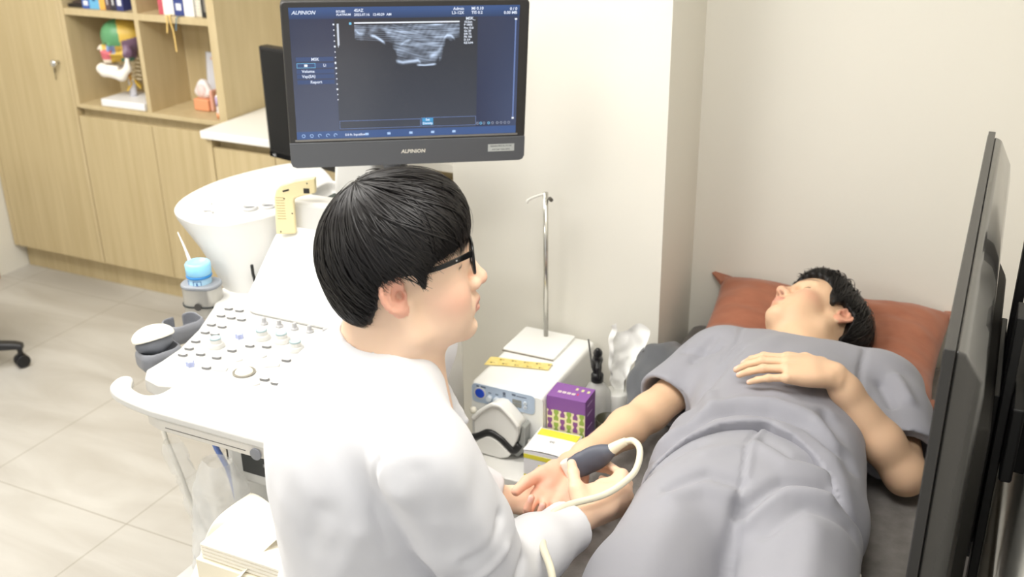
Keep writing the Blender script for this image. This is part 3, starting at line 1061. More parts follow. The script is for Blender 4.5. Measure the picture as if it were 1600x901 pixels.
    loft(bm, [[(x0, y0, z0), (x1, y0, z0), (x1, y1, z0), (x0, y1, z0)] for x0, x1, y0, y1, z0 in (
        (-1.49 - ox, -1.36 - ox, 2.03 - oy, 2.13 - oy, 0.95), (-1.50 - ox, -1.38 - ox, 2.05 - oy, 2.15 - oy, 1.10), (-1.49 - ox, -1.37 - ox, 2.06 - oy, 2.16 - oy, 1.24), (-1.40 - ox, -1.30 - ox, 2.05 - oy, 2.15 - oy, 1.32))])
    obj('monitor_column', fin(bm), PW, t, bevel=0.015, seg=3)
    tube('monitor_neck', [(-1.335 - ox, 2.09 - oy, 1.06), (-1.335 - ox, 2.08 - oy, 1.18), (-1.26 - ox, 2.02 - oy, 1.30), (-1.235 - ox, 1.985 - oy, 1.33)], 0.028, CHIN, t, 16)
    tube('neck_cable', [(-1.30 - ox, 2.06 - oy, 1.08), (-1.296 - ox, 2.05 - oy, 1.16), (-1.25 - ox, 2.02 - oy, 1.25)], 0.006, mat('cable_black', (24, 24, 24), 0.5), t, 8)

    # ---- monitor, 0.52 x 0.365 m, posed as seen
    yaw, tilt, roll = R(35.98), R(-5.43), R(-1.69)
    cr = Vector((math.cos(yaw), math.sin(yaw), 0))
    nn = Vector((math.sin(yaw), -math.cos(yaw), 0))
    up = Vector((0, 0, 1))
    n2 = nn * math.cos(tilt) + up * math.sin(tilt)
    up2 = up * math.cos(tilt) - nn * math.sin(tilt)
    r2 = cr * math.cos(roll) + up2 * math.sin(roll)
    u2 = up2 * math.cos(roll) - cr * math.sin(roll)
    MM = frame(Vector((-1.2096 - ox, 1.9554 - oy, 1.378)), r2, u2, n2)
    W, H = 0.52, 0.365
    F = Field()
    mon = obj('monitor', prism(rrect(W, H, 0.012, 5), -0.035, 0.0), BEZ, t, bevel=0.004, seg=3)
    mon.matrix_local = MM
    mon['label'] = 'charcoal framed lit ultrasound screen'
    obj('monitor_back', prism(rrect(0.36, 0.26, 0.03, 5), -0.062, -0.034), CHIN, mon, bevel=0.012, seg=3)
    # lower chin, lighter grey
    chin = []
    yb = -H / 2
    for x, y in rrect(W, 0.058, 0.012, 5):
        chin.append((x, yb + 0.029 + (y if y < 0 else min(y, 0.029))))
    ch = obj('chin', prism([(x, y) for x, y in [(-W / 2, yb + 0.058), (-W / 2, yb + 0.012), (-W / 2 + 0.0035, yb + 0.0035), (-W / 2 + 0.012, yb), (W / 2 - 0.012, yb), (W / 2 - 0.0035, yb + 0.0035), (W / 2, yb + 0.012), (W / 2, yb + 0.058)]], -0.034, 0.0022), CHIN, mon, bevel=0.0015)
    # screen
    x0, x1, y0, y1 = -0.2435, 0.2385, yb + 0.066, yb + 0.352
    sw, shh = x1 - x0, y1 - y0

    def glow(name, rgb, s=1.0):
        return mat('glow_' + name, (4, 4, 5), 0.25, emit=rgb, estr=s)
    NX, NY = 240, 140
    u, v = np.meshgrid(np.linspace(0, 1, NX), np.linspace(0, 1, NY))
    Pg = np.stack([u * 3, v * 3, u * 0], -1).reshape(-1, 3)
    base = np.zeros((NY, NX, 3))
    navy = np.array(lin((42, 50, 76))[:3])
    navy_r = np.array(lin((68, 80, 110))[:3])
    dark = np.array(lin((44, 47, 54))[:3])
    darkb = np.array(lin((68, 74, 86))[:3])
    base[:] = navy + (np.array(lin((82, 90, 112))[:3]) - navy) * np.clip((0.75 - v) * 1.1, 0, 1)[..., None] * (u < 0.2)[..., None]
    mid = (u > 0.192) & (u < 0.815)
    base[mid] = (dark + (darkb - dark) * np.clip(0.75 - v, 0, 1)[..., None])[mid]
    rt = u >= 0.815
    base[rt] = (navy + (navy_r - navy) * (np.clip((u - 0.8) * 4, 0, 1))[..., None] * np.clip(1.2 - 0.9 * v, 0.3, 1)[..., None])[rt]
    hd = v > 0.915
    base[hd] = (np.array(lin((50, 78, 126))[:3]) * np.clip(0.55 + (v - 0.915) * 9, 0.5, 1.1)[..., None])[hd]
    ft = v < 0.058
    base[ft] = np.array(lin((60, 88, 138))[:3])
    me = raw_mesh('screen', np.stack([x0 + u * sw, y0 + v * shh, u * 0 + 0.0004], -1).reshape(-1, 3), np.array([(j * NX + i, j * NX + i + 1, (j + 1) * NX + i + 1, (j + 1) * NX + i) for j in range(NY - 1) for i in range(NX - 1)]))
    paint(me, base.reshape(-1, 3))
    obj('screen', me, vcol_mat('screen_glow', 0.22, emis=0.92), mon)
    box('screen_edge', x0 - 0.004, x1 + 0.004, y0 - 0.0045, y0 - 0.0005, 0.0003, 0.0016, mat('edge_grey', (120, 118, 114), 0.4), mon)

    def pt(u_, v_, z=0.0009):
        return frame(Vector((x0 + u_ * sw, y0 + v_ * shh, z)), Vector((1, 0, 0)), Vector((0, 1, 0)), Vector((0, 0, 1)))
    # ultrasound picture
    NX, NY = 260, 120
    u, v = np.meshgrid(np.linspace(0, 1, NX), np.linspace(0, 1, NY))   # u along, v = depth downwards
    Q3 = np.stack([u * 10, v * 26 + 1.2 * np.sin(u * 7), u * 0], -1).reshape(-1, 3)
    tex = (0.5 + 0.28 * smooth_noise(Q3, 3, 1.0) + 0.22 * smooth_noise(Q3 * np.array((2.5, 3.5, 1)), 4, 1.0)).reshape(NY, NX)
    fine = (smooth_noise(Q3 * np.array((9, 7, 1)), 5, 1.2)).reshape(NY, NX)
    inten = np.zeros_like(u)
    low = np.interp(u, [0, 0.06, 0.12, 0.28, 0.36, 0.40, 0.55, 0.62, 0.76, 0.82, 0.87, 0.95, 1.0], [0.36, 0.38, 0.16, 0.24, 0.55, 0.84, 0.94, 0.98, 0.98, 0.72, 0.42, 0.34, 0.46])
    low = low + 0.10 * smooth_noise(np.stack([u * 30, v * 14, u * 0], -1).reshape(-1, 3), 17, 1.0).reshape(u.shape) * (low < 0.8)
    soft = np.clip((low - v) / 0.24, 0, 1) ** 0.8
    inten = soft * np.clip(0.10 + 0.85 * np.clip(tex, 0, 1) ** 1.9 + 0.13 * fine, 0, 1)
    inten *= np.interp(v, [0, 0.03, 0.1, 0.5, 1.0], [1.1, 1.0, 0.85, 0.75, 0.85])
    dk = np.exp(-(((u - 0.30) / 0.05) ** 2 + ((v - 0.40) / 0.13) ** 2))
    dk2 = np.exp(-(((u - 0.58) / 0.10) ** 2 + ((v - 0.62) / 0.12) ** 2)) * 0.6 + np.exp(-(((u - 0.72) / 0.03) ** 2 + ((v - 0.33) / 0.06) ** 2)) * 0.7
    inten *= np.clip(1 - 0.9 * dk - dk2, 0, 1)

    def arc(pu, pv, w, amp):
        nonlocal inten
        yy = np.interp(u, pu, pv, left=-9, right=-9)
        inten = inten + amp * np.exp(-((v - yy) / w) ** 2) * np.clip(np.minimum(u - pu[0], pu[-1] - u) / 0.03, 0, 1)
    arc([0.14, 0.19, 0.24, 0.29], [0.24, 0.27, 0.35, 0.44], 0.030, 1.1)
    arc([0.84, 0.88, 0.92, 0.96], [0.36, 0.27, 0.28, 0.37], 0.030, 0.8)
    arc([0.38, 0.45, 0.53, 0.60, 0.63], [0.86, 0.90, 0.88, 0.86, 0.92], 0.035, 0.85)
    arc([0.58, 0.66, 0.73, 0.78], [0.97, 0.985, 0.97, 0.955], 0.022, 0.95)
    arc([0.42, 0.48, 0.54], [0.50, 0.40, 0.36], 0.03, 0.45)
    arc([0.70, 0.78, 0.84], [0.78, 0.70, 0.52], 0.06, 0.45)
    arc([0.0, 0.04, 0.10], [0.10, 0.20, 0.21], 0.03, 0.55)
    for k_ in range(7):
        arc([0.0, 0.3, 0.6, 1.0], [0.06 + 0.045 * k_, 0.08 + 0.05 * k_, 0.05 + 0.052 * k_, 0.08 + 0.04 * k_], 0.012, 0.16)
    inten = np.clip(inten, 0, 1.15)
    vv = 0.868 - 0.315 * v
    c = inten[..., None] * np.array(lin((196, 214, 240))[:3]) + (dark + (darkb - dark) * np.clip(0.75 - vv, 0, 1)[..., None])
    X = x0 + sw * (0.275 + 0.458 * u)
    Yv = y0 + shh * (0.868 - 0.315 * v)
    me = raw_mesh('scan', np.stack([X, Yv, X * 0 + 0.0008], -1).reshape(-1, 3), np.array([(j * NX + i, (j + 1) * NX + i, (j + 1) * NX + i + 1, j * NX + i + 1) for j in range(NY - 1) for i in range(NX - 1)]))
    paint(me, c.reshape(-1, 3))
    obj('scan_image', me, vcol_mat('screen_glow', 0.22, emis=0.92), mon)
    Wt = glow('white', (235, 240, 250), 1.0)
    Cy = glow('cyan', (120, 196, 236), 1.0)
    Bl = glow('steel_blue', (108, 128, 176), 1.0)
    box('scan_line', x0 + sw * 0.275, x0 + sw * 0.733, y0 + shh * 0.878, y0 + shh * 0.888, 0.0006, 0.0010, Wt, mon)
    box('gain_bar', x0 + sw * 0.2, x0 + sw * 0.2085, y0 + shh * 0.72, y0 + shh * 0.88, 0.0006, 0.0010, glow('pale', (205, 212, 225), 0.9), mon)
    box('orientation_mark', x0 + sw * 0.253, x0 + sw * 0.263, y0 + shh * 0.872, y0 + shh * 0.888, 0.0006, 0.0010, Cy, mon)
    bm = bmesh.new()
    for i in range(15):
        yy = y0 + shh * (0.875 - 0.0405 * i)
        xx = x0 + sw * (0.1865 + 0.0003 * i)
        d = 0.0011 if i % 4 else 0.0017
        bx(bm, xx - d, xx + d, yy - d, yy + d, 0.0006, 0.0010)
    yy = y0 + shh * 0.59
    bx(bm, x0 + sw * 0.184, x0 + sw * 0.190, yy - 0.0022, yy + 0.0022, 0.0006, 0.0010)
    obj('depth_scale', fin(bm), Wt, mon)

    def rect_frame(name, u0, u1, v0, v1, w, m_):
        bm = bmesh.new()
        a, b, c_, d = x0 + sw * u0, x0 + sw * u1, y0 + shh * v0, y0 + shh * v1
        bx(bm, a, b, c_, c_ + w, 0.0006, 0.0010)
        bx(bm, a, b, d - w, d, 0.0006, 0.0010)
        bx(bm, a, a + w, c_, d, 0.0006, 0.0010)
        bx(bm, b - w, b, c_, d, 0.0006, 0.0010)
        return obj(name, fin(bm), m_, mon)
    rect_frame('result_box', 0.193, 0.557, 0.075, 0.14, 0.0008, Bl)
    rect_frame('result_box', 0.560, 0.812, 0.075, 0.148, 0.0008, Bl)
    for v0 in (0.605, 0.513, 0.475, 0.432):
        box('menu_row', x0 + sw * 0.018, x0 + sw * 0.18, y0 + shh * v0, y0 + shh * (v0 + 0.032), 0.0005, 0.0008, glow('menu', (58, 76, 116), 1.0), mon)
    box('menu_row', x0 + sw * 0.018, x0 + sw * 0.18, y0 + shh * 0.556, y0 + shh * 0.592, 0.0005, 0.0008, glow('menu', (58, 76, 116), 1.0), mon)
    rect_frame('menu_selected', 0.020, 0.100, 0.556, 0.592, 0.0008, Cy)
    box('menu_icon', x0 + sw * 0.052, x0 + sw * 0.066, y0 + shh * 0.565, y0 + shh * 0.583, 0.0008, 0.0011, Wt, mon)
    for i, v0 in enumerate((0.117, 0.088)):
        box('soft_key', x0 + sw * 0.565, x0 + sw * 0.615, y0 + shh * v0, y0 + shh * (v0 + 0.026), 0.0006, 0.0010, glow('key', (70, 150, 200), 1.0), mon)
    for u_ in (0.305, 0.405, 0.505, 0.605, 0.703):
        box('footer_key', x0 + sw * u_, x0 + sw * (u_ + 0.015), y0 + shh * 0.020, y0 + shh * 0.038, 0.0006, 0.0010, glow('foot', (170, 200, 240), 1.0), mon)
    for i, u_ in enumerate((0.03, 0.066, 0.102, 0.138, 0.172)):
        pts = [(x0 + sw * u_ + 0.0033 * math.cos(a), y0 + shh * 0.028 + 0.0033 * math.sin(a), 0.0009) for a in np.linspace(0, 2 * math.pi * (1 if i < 2 else 0.7), 9)]
        tube('footer_icon', pts, 0.0006, glow('foot', (170, 200, 240), 1.0), mon, 5, 2)
    for i, u_ in enumerate((0.820, 0.835, 0.850, 0.872, 0.890, 0.912, 0.930, 0.948, 0.966)):
        pts = [(x0 + sw * u_ + 0.0024 * math.cos(a), y0 + shh * 0.088 + 0.0028 * math.sin(a), 0.0009) for a in np.linspace(0, 2 * math.pi, 7)]
        tube('status_icon', pts, 0.0006, (Cy if i in (1, 3) else glow('icon', (160, 168, 186), 0.8)), mon, 5, 1)
    box('scroll_bar', x0 + sw * 0.981, x0 + sw * 0.987, y0 + shh * 0.125, y0 + shh * 0.895, 0.0006, 0.0010, Bl, mon)
    box('scroll_end', x0 + sw * 0.979, x0 + sw * 0.989, y0 + shh * 0.117, y0 + shh * 0.130, 0.0006, 0.0011, Wt, mon)
    box('scroll_end', x0 + sw * 0.979, x0 + sw * 0.989, y0 + shh * 0.890, y0 + shh * 0.902, 0.0006, 0.0011, Wt, mon)
    WT = glow('text', (228, 236, 250), 1.0)
    for s, u_, v_, sz, sh_, al in (
            ('ALPINION', 0.012, 0.962, 0.0105, 0.3, 'LEFT'), ('ECUBE', 0.200, 0.968, 0.0062, 0, 'LEFT'), ('PLATINUM', 0.200, 0.945, 0.0062, 0.1, 'LEFT'),
            ('4SAZ', 0.276, 0.974, 0.0085, 0, 'LEFT'), ('2025.07.16   12:40:29  AM', 0.276, 0.943, 0.0072, 0, 'LEFT'),
            ('Admin', 0.752, 0.978, 0.0085, 0, 'RIGHT'), ('L3-12X', 0.752, 0.948, 0.0085, 0, 'RIGHT'), ('MI 0.10', 0.785, 0.978, 0.0085, 0, 'LEFT'), ('TIS 0.2', 0.785, 0.948, 0.0085, 0, 'LEFT'),
            ('0 / 0', 0.988, 0.972, 0.0085, 0, 'RIGHT'), ('0.00 MB', 0.988, 0.944, 0.0085, 0, 'RIGHT'),
            ('MSK', 0.10, 0.620, 0.0085, 0, 'CENTER'), ('Li', 0.140, 0.574, 0.0085, 0, 'CENTER'), ('Volume', 0.040, 0.530, 0.0085, 0, 'LEFT'), ('Vap(SA)', 0.040, 0.492, 0.0085, 0, 'LEFT'), ('Report', 0.10, 0.448, 0.0085, 0, 'CENTER'),
            ('MSK_', 0.803, 0.905, 0.0085, 0, 'RIGHT'), ('10.2cm', 0.753, 0.880, 0.0060, 0, 'LEFT'), ('P 100%', 0.753, 0.858, 0.0060, 0, 'LEFT'), ('Frq 12.0', 0.753, 0.835, 0.0060, 0, 'LEFT'), ('Gn 30', 0.753, 0.812, 0.0060, 0, 'LEFT'), ('DR 72', 0.753, 0.790, 0.0060, 0, 'LEFT'), ('FR 106', 0.753, 0.768, 0.0060, 0, 'LEFT'), ('D 3.9', 0.753, 0.746, 0.0060, 0, 'LEFT'), ('RZ 0.94', 0.753, 0.723, 0.0060, 0, 'LEFT'),
            ('Set', 0.590, 0.130, 0.0070, 0, 'CENTER'), ('Density', 0.590, 0.101, 0.0070, 0, 'CENTER'), ('0.0 fr. Inputline', 0.215, 0.028, 0.0070, 0, 'LEFT'),
            ('1', 0.200, 0.712, 0.006, 0, 'LEFT')):
        text('lettering', s, sz, pt(u_, v_, 0.0012), WT, mon, al, sh_, 1.0, 0.0001, 0.00015)
    text('logo', 'ALPINION', 0.0115, frame(Vector((0.008, yb + 0.031, 0.0024)), Vector((1, 0, 0)), Vector((0, 1, 0)), Vector((0, 0, 1))), mat('logo_silver', (220, 216, 204), 0.35), mon, 'CENTER', 0.12, 1.02, 0.0001, 0.00025)
    box('asset_label', 0.176, 0.236, yb + 0.024, yb + 0.041, 0.0022, 0.0028, mat('label_grey', (178, 182, 180), 0.4), mon)
    for s, yy in (('ALPINION MEDICAL SYSTEMS', 0.0365), ('A/S Call 1566-2972', 0.0285)):
        text('label_print', s, 0.0052, frame(Vector((0.206, yb + yy, 0.0029)), Vector((1, 0, 0)), Vector((0, 1, 0)), Vector((0, 0, 1))), mat('print_dark', (54, 56, 58), 0.6), mon, 'CENTER', 0, 0.72 if yy > 0.03 else 1.0, 0.0001)
    # ---- cables under the console
    CB = mat('cable_cream', (222, 218, 206), 0.5)
    tube('probe_cable', [(-1.600 - ox, 1.50 - oy, 0.80), (-1.585 - ox, 1.47 - oy, 0.70), (-1.545 - ox, 1.46 - oy, 0.60), (-1.51 - ox, 1.46 - oy, 0.48), (-1.46 - ox, 1.48 - oy, 0.36), (-1.42 - ox, 1.50 - oy, 0.24)], 0.0055, CB, t, 10)
    tube('blue_cable', [(-1.455 - ox, 1.58 - oy, 0.76), (-1.51 - ox, 1.56 - oy, 0.70), (-1.51 - ox, 1.54 - oy, 0.64), (-1.47 - ox, 1.53 - oy, 0.58), (-1.445 - ox, 1.52 - oy, 0.50)], 0.0062, mat('cable_blue', (104, 128, 190), 0.45), t, 10)
    tube('black_cable', [(-1.445 - ox, 1.56 - oy, 0.79), (-1.46 - ox, 1.53 - oy, 0.70), (-1.455 - ox, 1.52 - oy, 0.62)], 0.003, mat('cable_black', (24, 24, 24), 0.5), t, 8)
    tube('black_cable', [(-1.54 - ox, 1.93 - oy, 0.86), (-1.60 - ox, 1.86 - oy, 0.88), (-1.60 - ox, 1.84 - oy, 0.905), (-1.585 - ox, 1.82 - oy, 0.945)], 0.004, mat('cable_black', (24, 24, 24), 0.5), t, 8)
    box('connector', -1.70 - ox, -1.585 - ox, 1.90 - oy, 1.955 - oy, 0.858, 0.885, mat('connector_purple_grey', (98, 96, 116), 0.45), t, 0.004)


ultrasound()


def small_machine_things():
    # probe resting in the front holder
    t = thing('ultrasound_probe', 'white headed ultrasound probe resting in the grey front holder of the console', 'ultrasound probe', (-1.612, 1.512, 0.862), R(-22))
    F = Field()
    F.ell((0, 0, 0.030), (0.030, 0.047, 0.020), np.array(Matrix.Rotation(R(-20), 3, 'Y')), k=0.01)
    F.half((0, 0, 0.024), (0.30, 0, -1), 0.004)
    obj('head', F.mesh(0.002, name='head'), mat('probe_ivory', (240, 236, 222), 0.3), t)
    F = Field()
    F.ell((0.0, 0, 0.014), (0.026, 0.042, 0.020), k=0.01)
    F.half((0, 0, 0.026), (-0.30, 0, 1), 0.003)
    F.cap((0.004, 0, 0.0), (0.01, 0, -0.035), 0.018, 0.010, k=0.012)
    obj('grip', F.mesh(0.002, name='grip'), mat('probe_grey', (100, 103, 110), 0.45), t)
    # gel bottle in the warmer
    t = thing('gel_bottle', 'clear gel bottle with pale blue cap standing in the silver warmer', 'bottle', (-1.705, 1.770, 0.825))
    obj('bottle_body', lathe([(0.0, 0.0), (0.026, 0.0), (0.028, 0.004), (0.028, 0.088), (0.024, 0.098), (0.0, 0.099)], 28), mat('gel_blue', (176, 216, 240), 0.15, alpha=0.9), t, smooth=True)
    obj('cap', lathe([(0.0285, 0.098), (0.0300, 0.100), (0.0300, 0.124), (0.027, 0.128), (0.022, 0.129), (0.02, 0.126), (0.0, 0.126)], 28), mat('cap_blue', (146, 208, 242), 0.25), t, smooth=True)
    obj('neck_ring', lathe([(0.0288, 0.092), (0.0305, 0.093), (0.0305, 0.097), (0.0288, 0.098)], 28), mat('ring_blue', (44, 130, 200), 0.3), t, smooth=True)
    bm = bmesh.new()
    for a0, a1, z0, z1 in ((-82, -42, 0.072, 0.0735), (-82, -42, 0.087, 0.0885), (-82, -79, 0.072, 0.0885), (-45, -42, 0.072, 0.0885), (-66, -60, 0.076, 0.085), (-72, -53, 0.0755, 0.0775), (-118, -112, 0.07, 0.086), (-128, -112, 0.085, 0.087)):
        n = 6
        aa = np.linspace(R(a0), R(a1), n)
        rings = [[(q * math.cos(a), q * math.sin(a), z) for q, z in ((0.0278, z0), (0.0284, z0), (0.0284, z1), (0.0278, z1))] for a in aa]
        loft(bm, rings)
    obj('print', fin(bm), mat('ring_blue_dark', (38, 84, 150), 0.4), t)
    # straw like spout cap on the wing behind the warmer
    t = thing('clear_pipette', 'thin clear plastic pipette sticking out behind the gel bottle', 'pipette', (-1.742, 1.795, 0.903))
    tube('tube', [(0.0, 0.0, 0.0), (-0.018, 0.010, 0.022), (-0.040, 0.022, 0.050), (-0.075, 0.04, 0.085)], [0.006, 0.0055, 0.003, 0.0012], mat('pipette_clear', (232, 234, 236), 0.2, alpha=0.75), t, 8)
    obj('foot', lathe([(0.0, -0.001), (0.012, -0.001), (0.010, 0.010), (0.0, 0.012)], 14), mat('pad_dark', (52, 62, 58), 0.5), t, smooth=True)
    # cream plastic bracket leaning on the tray
    t = thing('plastic_cover', 'cream L-shaped plastic cover with vent slits hanging over the white tray corner', 'plastic cover', (-1.50, 1.905, 1.0))
    C = mat('cream_plastic', (226, 212, 166), 0.45)
    pts = [(-0.0565, 0.008), (-0.052, 0.100), (-0.046, 0.118), (-0.034, 0.130), (0.002, 0.142), (0.050, 0.150), (0.048, 0.112), (0.014, 0.104), (-0.003, 0.098), (-0.006, 0.092), (-0.009, 0.010)]
    M = frame(Vector((0, 0, 0)), Vector((0.93, 0.36, 0)).normalized(), Vector((0, 0, 1)), Vector((0.36, -0.93, 0)).normalized())
    o = obj('shell', prism(pts, -0.006, 0.008, M), C, t, bevel=0.004, seg=3)
    bm = bmesh.new()
    for i in range(9):
        bx(bm, -0.048, -0.028, 0.048 + i * 0.0065, 0.0492 + i * 0.0065, 0.0078, 0.0084)
    bmesh.ops.transform(bm, matrix=M, verts=bm.verts)
    obj('vents', fin(bm), mat('vent_shadow', (168, 154, 112), 0.6), t)
    bm = bmesh.new()
    bx(bm, -0.008, 0.008, -0.002, 0.002, 0.0078, 0.0086, Matrix.Translation((-0.022, 0.118, 0)) @ Matrix.Rotation(R(16), 4, 'Z'))
    for a, b in ((-0.044, 0.016), (-0.028, 0.098), (-0.012, 0.062), (0.03, 0.136)):
        bx(bm, a - 0.0015, a + 0.0015, b - 0.0015, b + 0.0015, 0.0078, 0.0086)
    bx(bm, 0.020, 0.034, 0.112, 0.124, 0.0078, 0.0086)
    bmesh.ops.transform(bm, matrix=M, verts=bm.verts)
    obj('marks', fin(bm), mat('marks_black', (40, 38, 34), 0.5), t)


small_machine_things()


def hanging_plastic():
    film = mat('clear_film', (246, 246, 243), 0.25, alpha=0.26, bump=(60, 0.6, 0.004))
    film2 = mat('milky_film', (248, 248, 246), 0.3, alpha=0.36, bump=(45, 0.6, 0.004))

    def sleeve(name, path, rad, seed, m, parent, nz=46, na=40, crump=0.35):
        P = spline(path, max(2, nz // (len(path) - 1)))
        rr = np.interp(np.linspace(0, 1, len(P)), np.linspace(0, 1, len(rad)), rad)
        a = np.linspace(0, 2 * math.pi, na, endpoint=False)
        V = []
        for p, r in zip(P, rr):
            V.append(np.stack([p[0] + r * np.cos(a), p[1] + r * 0.8 * np.sin(a), p[2] + a * 0], -1))
        V = np.array(V)
        n = smooth_noise(V.reshape(-1, 3), seed, 70) * 0.6 + smooth_noise(V.reshape(-1, 3), seed + 1, 150) * 0.4
        n = n.reshape(V.shape[:2])
        c = P[:, None, :]
        V = c + (V - c) * (1 + crump * n[..., None])
        idx = np.arange(V.shape[0] * na).reshape(-1, na)
        Q = np.stack([idx[:-1], np.roll(idx[:-1], -1, 1), np.roll(idx[1:], -1, 1), idx[1:]], -1).reshape(-1, 4)
        return obj(name, raw_mesh(name, V.reshape(-1, 3), Q), m, parent)
    t = thing('cable_bag', 'clear crumpled plastic sleeve gathered around the hanging probe cable', 'plastic sleeve', (-1.54, 1.465, 0.30))
    sleeve('film', [(-0.012, -0.004, 0.375), (-0.006, 0, 0.33), (0.012, 0, 0.26), (0.036, 0, 0.18), (0.06, 0.01, 0.10), (0.085, 0.02, 0.02)], [0.022, 0.030, 0.022, 0.026, 0.034, 0.05], 3, film, t)
    t = thing('plastic_bag', 'milky plastic bag hanging below the console drive slot', 'plastic bag', (-1.375, 1.405, 0.37))
    sleeve('film', [(0.0, 0.0, 0.335), (-0.004, 0, 0.28), (-0.01, 0, 0.20), (-0.03, 0, 0.10), (-0.03, 0, 0.0), (-0.02, 0, -0.12)], [0.03, 0.055, 0.062, 0.062, 0.066, 0.08], 11, film2, t, crump=0.22)


hanging_plastic()


def paper_towels():
    t = thing('paper_towel_box', 'cream box of paper towels under the console beside the white coat', 'box', (-1.13, 1.24, 0.44))
    CRM = mat('cream_card', (238, 230, 208), 0.7)
    box('carton', -0.10, 0.10, -0.075, 0.075, 0.0, 0.235, CRM, t, 0.003)
    box('printed_panel', -0.1012, -0.0995, -0.06, 0.05, 0.02, 0.12, mat('print_blue', (70, 160, 214), 0.5), t)
    for i in range(4):
        box('tissue_layer', -0.09, 0.09, -0.068, 0.068, 0.236 + i * 0.008, 0.243 + i * 0.008, mat('paper_ivory', (244, 238, 222), 0.8), t, 0.002)
    # the loose sheet folded over the box
    ts = thing('paper_sheet', 'large cream paper sheet draped over the towel box and hanging down at a point', 'paper', (-1.13, 1.24, 0.70))
    u, v = np.meshgrid(np.linspace(0, 1, 40), np.linspace(0, 1, 40))
    A, B, C_, D = np.array((-0.085, 0.075, 0.040)), np.array((0.115, 0.06, 0.055)), np.array((-0.190, -0.030, -0.150)), np.array((-0.030, -0.125, -0.140))
    V = (A * ((1 - u) * (1 - v))[..., None] + B * (u * (1 - v))[..., None] + C_ * ((1 - u) * v)[..., None] + D * (u * v)[..., None])
    V[..., 2] += 0.075 * np.sin(np.pi * np.clip(v * 0.85, 0, 1)) * (0.5 + 0.6 * u) - 0.012
    V[..., 1] -= 0.02 * np.sin(v * 5 + u * 3)
    V[..., 2] += 0.006 * np.sin(u * 9 + v * 4)
    idx = np.arange(1600).reshape(40, 40)
    Q = np.stack([idx[:-1, :-1], idx[:-1, 1:], idx[1:, 1:], idx[1:, :-1]], -1).reshape(-1, 4)
    o = obj('sheet', raw_mesh('sheet', V.reshape(-1, 3), Q), mat('paper_ivory', (244, 238, 222), 0.8), ts)
    s = o.modifiers.new('thick', 'SOLIDIFY')
    s.thickness = 0.0008
    # a shelf bracket on the machine front that carries the box
    box('front_shelf', -0.135 + 0.04, 0.235, -0.50, -0.14, 0.425, 0.4395, PW, bpy.data.objects['ultrasound_machine'], 0.004)


paper_towels()
# ------------------------------------------------------------------ treatment cart and what stands on it
CT = 0.495


def cart():
    t = thing('medical_cart', 'white drawer cart against the pillar carrying the pump and boxes', 'cart', (-0.92, 2.10, 0))
    W_ = mat('cart_white', (232, 231, 226), 0.35)
    box('top', -0.20, 0.175, -0.225, 0.215, CT - 0.025, CT, W_, t, 0.004)
    box('body', -0.19, 0.165, -0.205, 0.21, 0.09, CT - 0.026, W_, t, 0.003)
    for i, (a, b) in enumerate(((0.335, 0.455), (0.215, 0.33), (0.10, 0.21))):
        d = box('drawer', -0.135, 0.16, -0.222, -0.206, a, b, W_, t, 0.003)
        box('pull', -0.04, 0.06, -0.232, -0.223, b - 0.03, b - 0.018, mat('pull_grey', (180, 180, 178), 0.3), d)
    box('side_strip', -0.19, -0.138, -0.219, -0.206, 0.10, 0.455, mat('strip_grey', (190, 190, 188), 0.4), t, 0.002)
    for sx in (-0.16, 0.135):
        for sy in (-0.17, 0.17):
            obj('castor', lathe([(0.0, -0.012), (0.03, -0.012), (0.037, -0.006), (0.037, 0.006), (0.03, 0.012), (0.0, 0.012)], 20, Matrix.Rotation(R(90), 4, 'Y')), mat('castor_grey', (70, 72, 76), 0.5), t, (sx, sy, 0.0375))
            box('castor_fork', sx - 0.018, sx + 0.018, sy - 0.006, sy + 0.006, 0.05, 0.092, W_, t)


cart()


